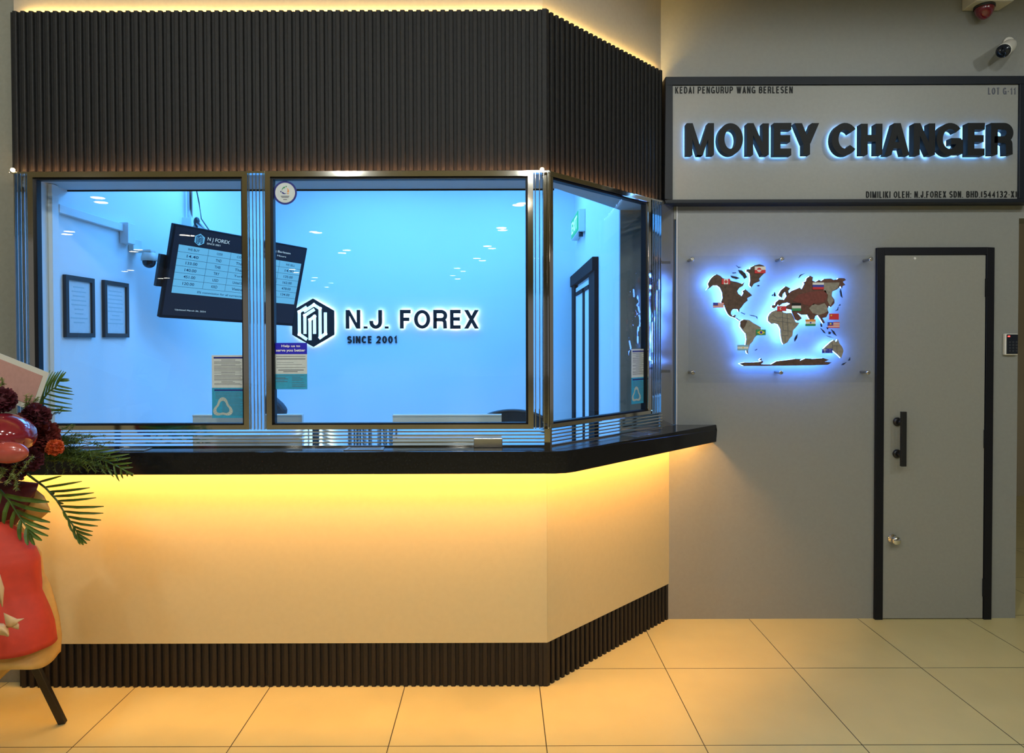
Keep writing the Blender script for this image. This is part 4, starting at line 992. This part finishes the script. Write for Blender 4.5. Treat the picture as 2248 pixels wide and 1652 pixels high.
sheet('ribbon_tail', [[(30, 1360), (36, 1363), (42, 1370)], [(20, 1374), (30, 1378), (41, 1381)]], 2.102, M['ribbon'], .004)
sheet('ribbon_loop', [[(-60, 1362), (-20, 1366), (8, 1368), (18, 1380), (20, 1394)], [(-60, 1392), (-20, 1396), (0, 1393), (10, 1394), (18, 1397)]], 2.10, M['ribbon'], .02)
sheet('ribbon_strip', [[(-30, 1220), (0, 1260), (9, 1290), (6, 1330)], [(-40, 1240), (-8, 1290), (-4, 1310), (5, 1332)]], 2.11, M['ribbon'], .01)
sheet('gold_flap', [[(-50, 1430), (0, 1424), (45, 1432), (90, 1440)], [(-50, 1470), (-10, 1500), (22, 1470), (84, 1448)]], 2.45, M['gold'], .02)
sheet('ochre_paper', [[(30, 1090), (60, 1078), (80, 1074), (97, 1088), (110, 1118)], [(40, 1130), (55, 1142), (70, 1145), (90, 1138), (108, 1122)]], 2.50, M['gold'], .02)
sheet('wine_paper', [[(-40, 1090), (0, 1060), (40, 1055), (85, 1060)], [(-40, 1180), (0, 1180), (30, 1160), (75, 1090)]], 2.47, mat('wine_paper', (.11, .008, .012), .5), .03)

def blade(mb, b, t, wd, sag=.0, nrm=None):
    """one leaflet from b to t, folded along its midrib"""
    b, t = Vector(b), Vector(t); d = t - b; s_ = d.cross(EY)
    s_ = s_.normalized() if s_.length > 1e-6 else EX
    L = [(0, .35), (.12, .8), (.45, 1), (.8, .8), (1, .28)]; vs = []
    for f, k in L:
        c_ = b + d * f + EZ * (-sag * f * f) + EY * (-.10 * d.length * math.sin(PI * f))
        vs += [c_ + s_ * wd / 2 * k, c_ + EY * wd * .22 * k, c_ - s_ * wd / 2 * k]
    mb.add(vs, [(3 * i + j, 3 * i + j + 1, 3 * i + j + 4, 3 * i + j + 3) for i in range(len(L) - 1) for j in (0, 1)])
def frond(rach, leaves, Y, dy=.0, wd=.0105):
    R_ = [at(u, v, Y + dy * i / max(1, len(rach) - 1)) for i, (u, v) in enumerate(rach)]
    mb = MB().tube(R_, [.0045 - .003 * i / len(R_) for i in range(len(R_))], 7)
    for f, (u, v) in leaves:
        q = f * (len(R_) - 1); i = min(int(q), len(R_) - 2); b = R_[i].lerp(R_[i + 1], q - i)
        blade(mb, b, at(u, v, b.y - random.uniform(-.01, .03)), wd * random.uniform(.85, 1.15))
    return mb.build('palm_frond', M['frond'], fs)
def fan(pts, f0, f1): return [(f0 + (f1 - f0) * i / max(1, len(pts) - 1), p) for i, p in enumerate(pts)]
frond([(86, 895), (95, 875), (108, 858), (122, 850), (132, 832)], fan([(110, 812), (116, 815), (122, 816), (128, 815), (135, 812), (140, 814), (145, 816), (152, 832)], .05, 1) + fan([(157, 902), (159, 896), (158, 887), (160, 876), (163, 866), (159, 859), (158, 853), (153, 835)], 0, .95), 2.66, .02, .0085)
frond([(60, 1040), (100, 1070), (125, 1098), (145, 1130), (165, 1160), (176, 1180)],
      fan([(135, 1044), (180, 1056), (197, 1070), (206, 1081), (211, 1092), (228, 1111), (227, 1126), (222, 1141), (215, 1154), (204, 1166), (203, 1175), (198, 1186), (191, 1193)], .12, .97) + fan([(120, 1082), (140, 1105), (150, 1142), (160, 1168), (168, 1184), (176, 1195), (183, 1196)], .3, 1), 2.52, -.02, .0105)
frond([(0, 1075), (22, 1100), (40, 1130), (58, 1155), (66, 1172)],
      fan([(108, 1101), (111, 1123), (110, 1146), (108, 1161), (106, 1176), (92, 1186)], .1, .85) + fan([(-8, 1150), (8, 1152), (25, 1162), (44, 1185), (61, 1196), (76, 1196)], .05, .95), 2.40, -.02, .016)
frond([(100, 985), (160, 990), (215, 1005), (255, 1022), (285, 1038)],
      fan([(250, 985), (262, 990), (284, 996), (286, 1004), (290, 1015), (292, 1025), (294, 1040), (293, 1044)], .3, 1) + fan([(190, 1030), (210, 1036), (235, 1042), (250, 1047), (262, 1056), (270, 1050), (280, 1046)], .25, .95), 2.60, -.02, .009)
# feathery fern greenery over the counter edge
def fern(name, strands, Y, mt, ln=.018, dens=150):
    mb = MB()
    for st in strands:
        P = [at(u, v, Y + random.uniform(-.03, .03)) for u, v in st]
        mb.tube(P, .0012, 5)
        for _ in range(dens):
            i = random.randrange(len(P) - 1); b = P[i].lerp(P[i + 1], random.random())
            d = Vector((random.uniform(-1, 1), random.uniform(-.8, .8), random.uniform(-1.1, .8))).normalized() * ln * random.uniform(.5, 1.2)
            s_ = d.cross(Vector((random.random(), random.random(), random.random()))).normalized() * .0016
            mb.add([b - s_, b + s_, b + d * .9 + s_ * .5, b + d], [(0, 1, 2, 3)])
    return mb.build(name, mt, fs)
st = []
for i in range(26):
    u0, v0 = random.uniform(85, 120), random.uniform(965, 1010); L_ = random.uniform(50, 150); a_ = random.uniform(-.22, .22)
    st.append([(u0, v0), (u0 + L_ * .5, v0 - 8 + L_ * .4 * math.sin(a_)), (u0 + L_, v0 + L_ * math.sin(a_) + 6)])
fern('fern_spray', st, 2.56, M['fern'])
fern('fern_spray', [[(110, 985), (140, 955), (165, 932)], [(105, 960), (130, 945), (160, 930)], [(120, 985), (170, 965), (195, 955)], [(110, 980), (180, 962), (232, 955)], [(150, 985), (210, 972), (250, 970)]], 2.58, M['fern'], .016, 60)
fern('fern_spray', [[(100 + i * 16, 985), (102 + i * 17, 1015), (104 + i * 18, 1036)] for i in range(8)], 2.53, M['fern'], .013, 60)
fern('filler_sprig', [[(50, 905), (62, 885), (70, 866)], [(60, 900), (75, 880), (84, 872)], [(55, 895), (58, 880), (58, 866)]], 2.46, M['sprig'], .014, 110)
fern('filler_sprig', [[(15, 1060), (30, 1030), (40, 1005)], [(40, 1040), (60, 1015), (72, 1002)], [(0, 1050), (10, 1030), (4, 1030)], [(30, 1040), (36, 1060), (38, 1075)]], 2.22, M['sprig'], .014, 120)
fern('filler_sprig', [[(95, 905), (125, 898), (138, 896)], [(100, 925), (120, 905), (133, 905)]], 2.52, M['fern'], .010, 70)
fern('filler_sprig', [[(0, 850), (6, 838), (3, 828)], [(-6, 850), (2, 842), (10, 842)]], 2.40, M['sprig'], .012, 80)
# ruffled blooms
def bloom(u, v, r, Y, mt, n=260, name='celosia_flower'):
    c_ = at(u, v, Y); rr_ = r * Y / F; mb = MB().ball(c_, rr_ * .72, n=14, m=9)
    for _ in range(n):
        d = Vector((random.gauss(0, 1), random.gauss(0, 1), random.gauss(0, 1))).normalized(); s_ = d.cross(Vector((random.gauss(0, 1), random.gauss(0, 1), random.gauss(0, 1)))).normalized()
        b = c_ + d * rr_ * .6; w_ = rr_ * .17; t_ = c_ + d * rr_ * random.uniform(.88, 1.06)
        mb.add([b - s_ * w_, b + s_ * w_, t_ + s_ * w_ * .8, t_ + d * rr_ * .07, t_ - s_ * w_ * .8], [(0, 1, 2, 3, 4)])
    return mb.build(name, mt, fs)
bloom(6, 877, 27, 2.34, M['burgundy']); bloom(80, 911, 27, 2.42, M['burgundy']); bloom(66, 1008, 26, 2.36, M['burgundy'])
bloom(92, 958, 36, 2.48, M['crimson'], 420); bloom(58, 935, 32, 2.47, M['crimson'], 300); bloom(120, 982, 18, 2.44, M['orange'], 240, 'orange_bloom'); bloom(25, 1030, 30, 2.36, M['burgundy']); bloom(-20, 1010, 40, 2.4, M['crimson'])
c_ = at(2, 957, 2.28)
MB().ball(c_, .106, .10, .078, 40, 24).build('red_balloon', M['balloon'], fs)
c2 = at(18, 993, 2.20)
MB().ball(c2, .066, .03, .036, 28, 14).build('anthurium_petal', M['petal'], fs)
# message card
q = [at(-150, 716, 2.52), at(108, 818, 2.50), at(78, 905, 2.49), at(-180, 803, 2.51)]
ctr = sum(q, Vector()) / 4
def quadbox(name, k, lift, mt):
    p = [ctr + (x - ctr) * k + EY * lift for x in q] if k == 1 else None
    if k != 1:
        ex_ = (q[1] - q[0]).normalized(); ez_ = (q[0] - q[3]).normalized(); p = [q[0] + ex_ * k - ez_ * k + EY * lift, q[1] - ex_ * k - ez_ * k + EY * lift, q[2] - ex_ * k + ez_ * k + EY * lift, q[3] + ex_ * k + ez_ * k + EY * lift]
    MB().add(p + [x + EY * .0015 for x in p], [(0, 1, 2, 3), (7, 6, 5, 4), (0, 4, 5, 1), (1, 5, 6, 2), (2, 6, 7, 3), (3, 7, 4, 0)]).build(name, mt, fs)
quadbox('message_card', 1, 0, M['card_edge']); quadbox('card_face', .019, -.002, M['card'])
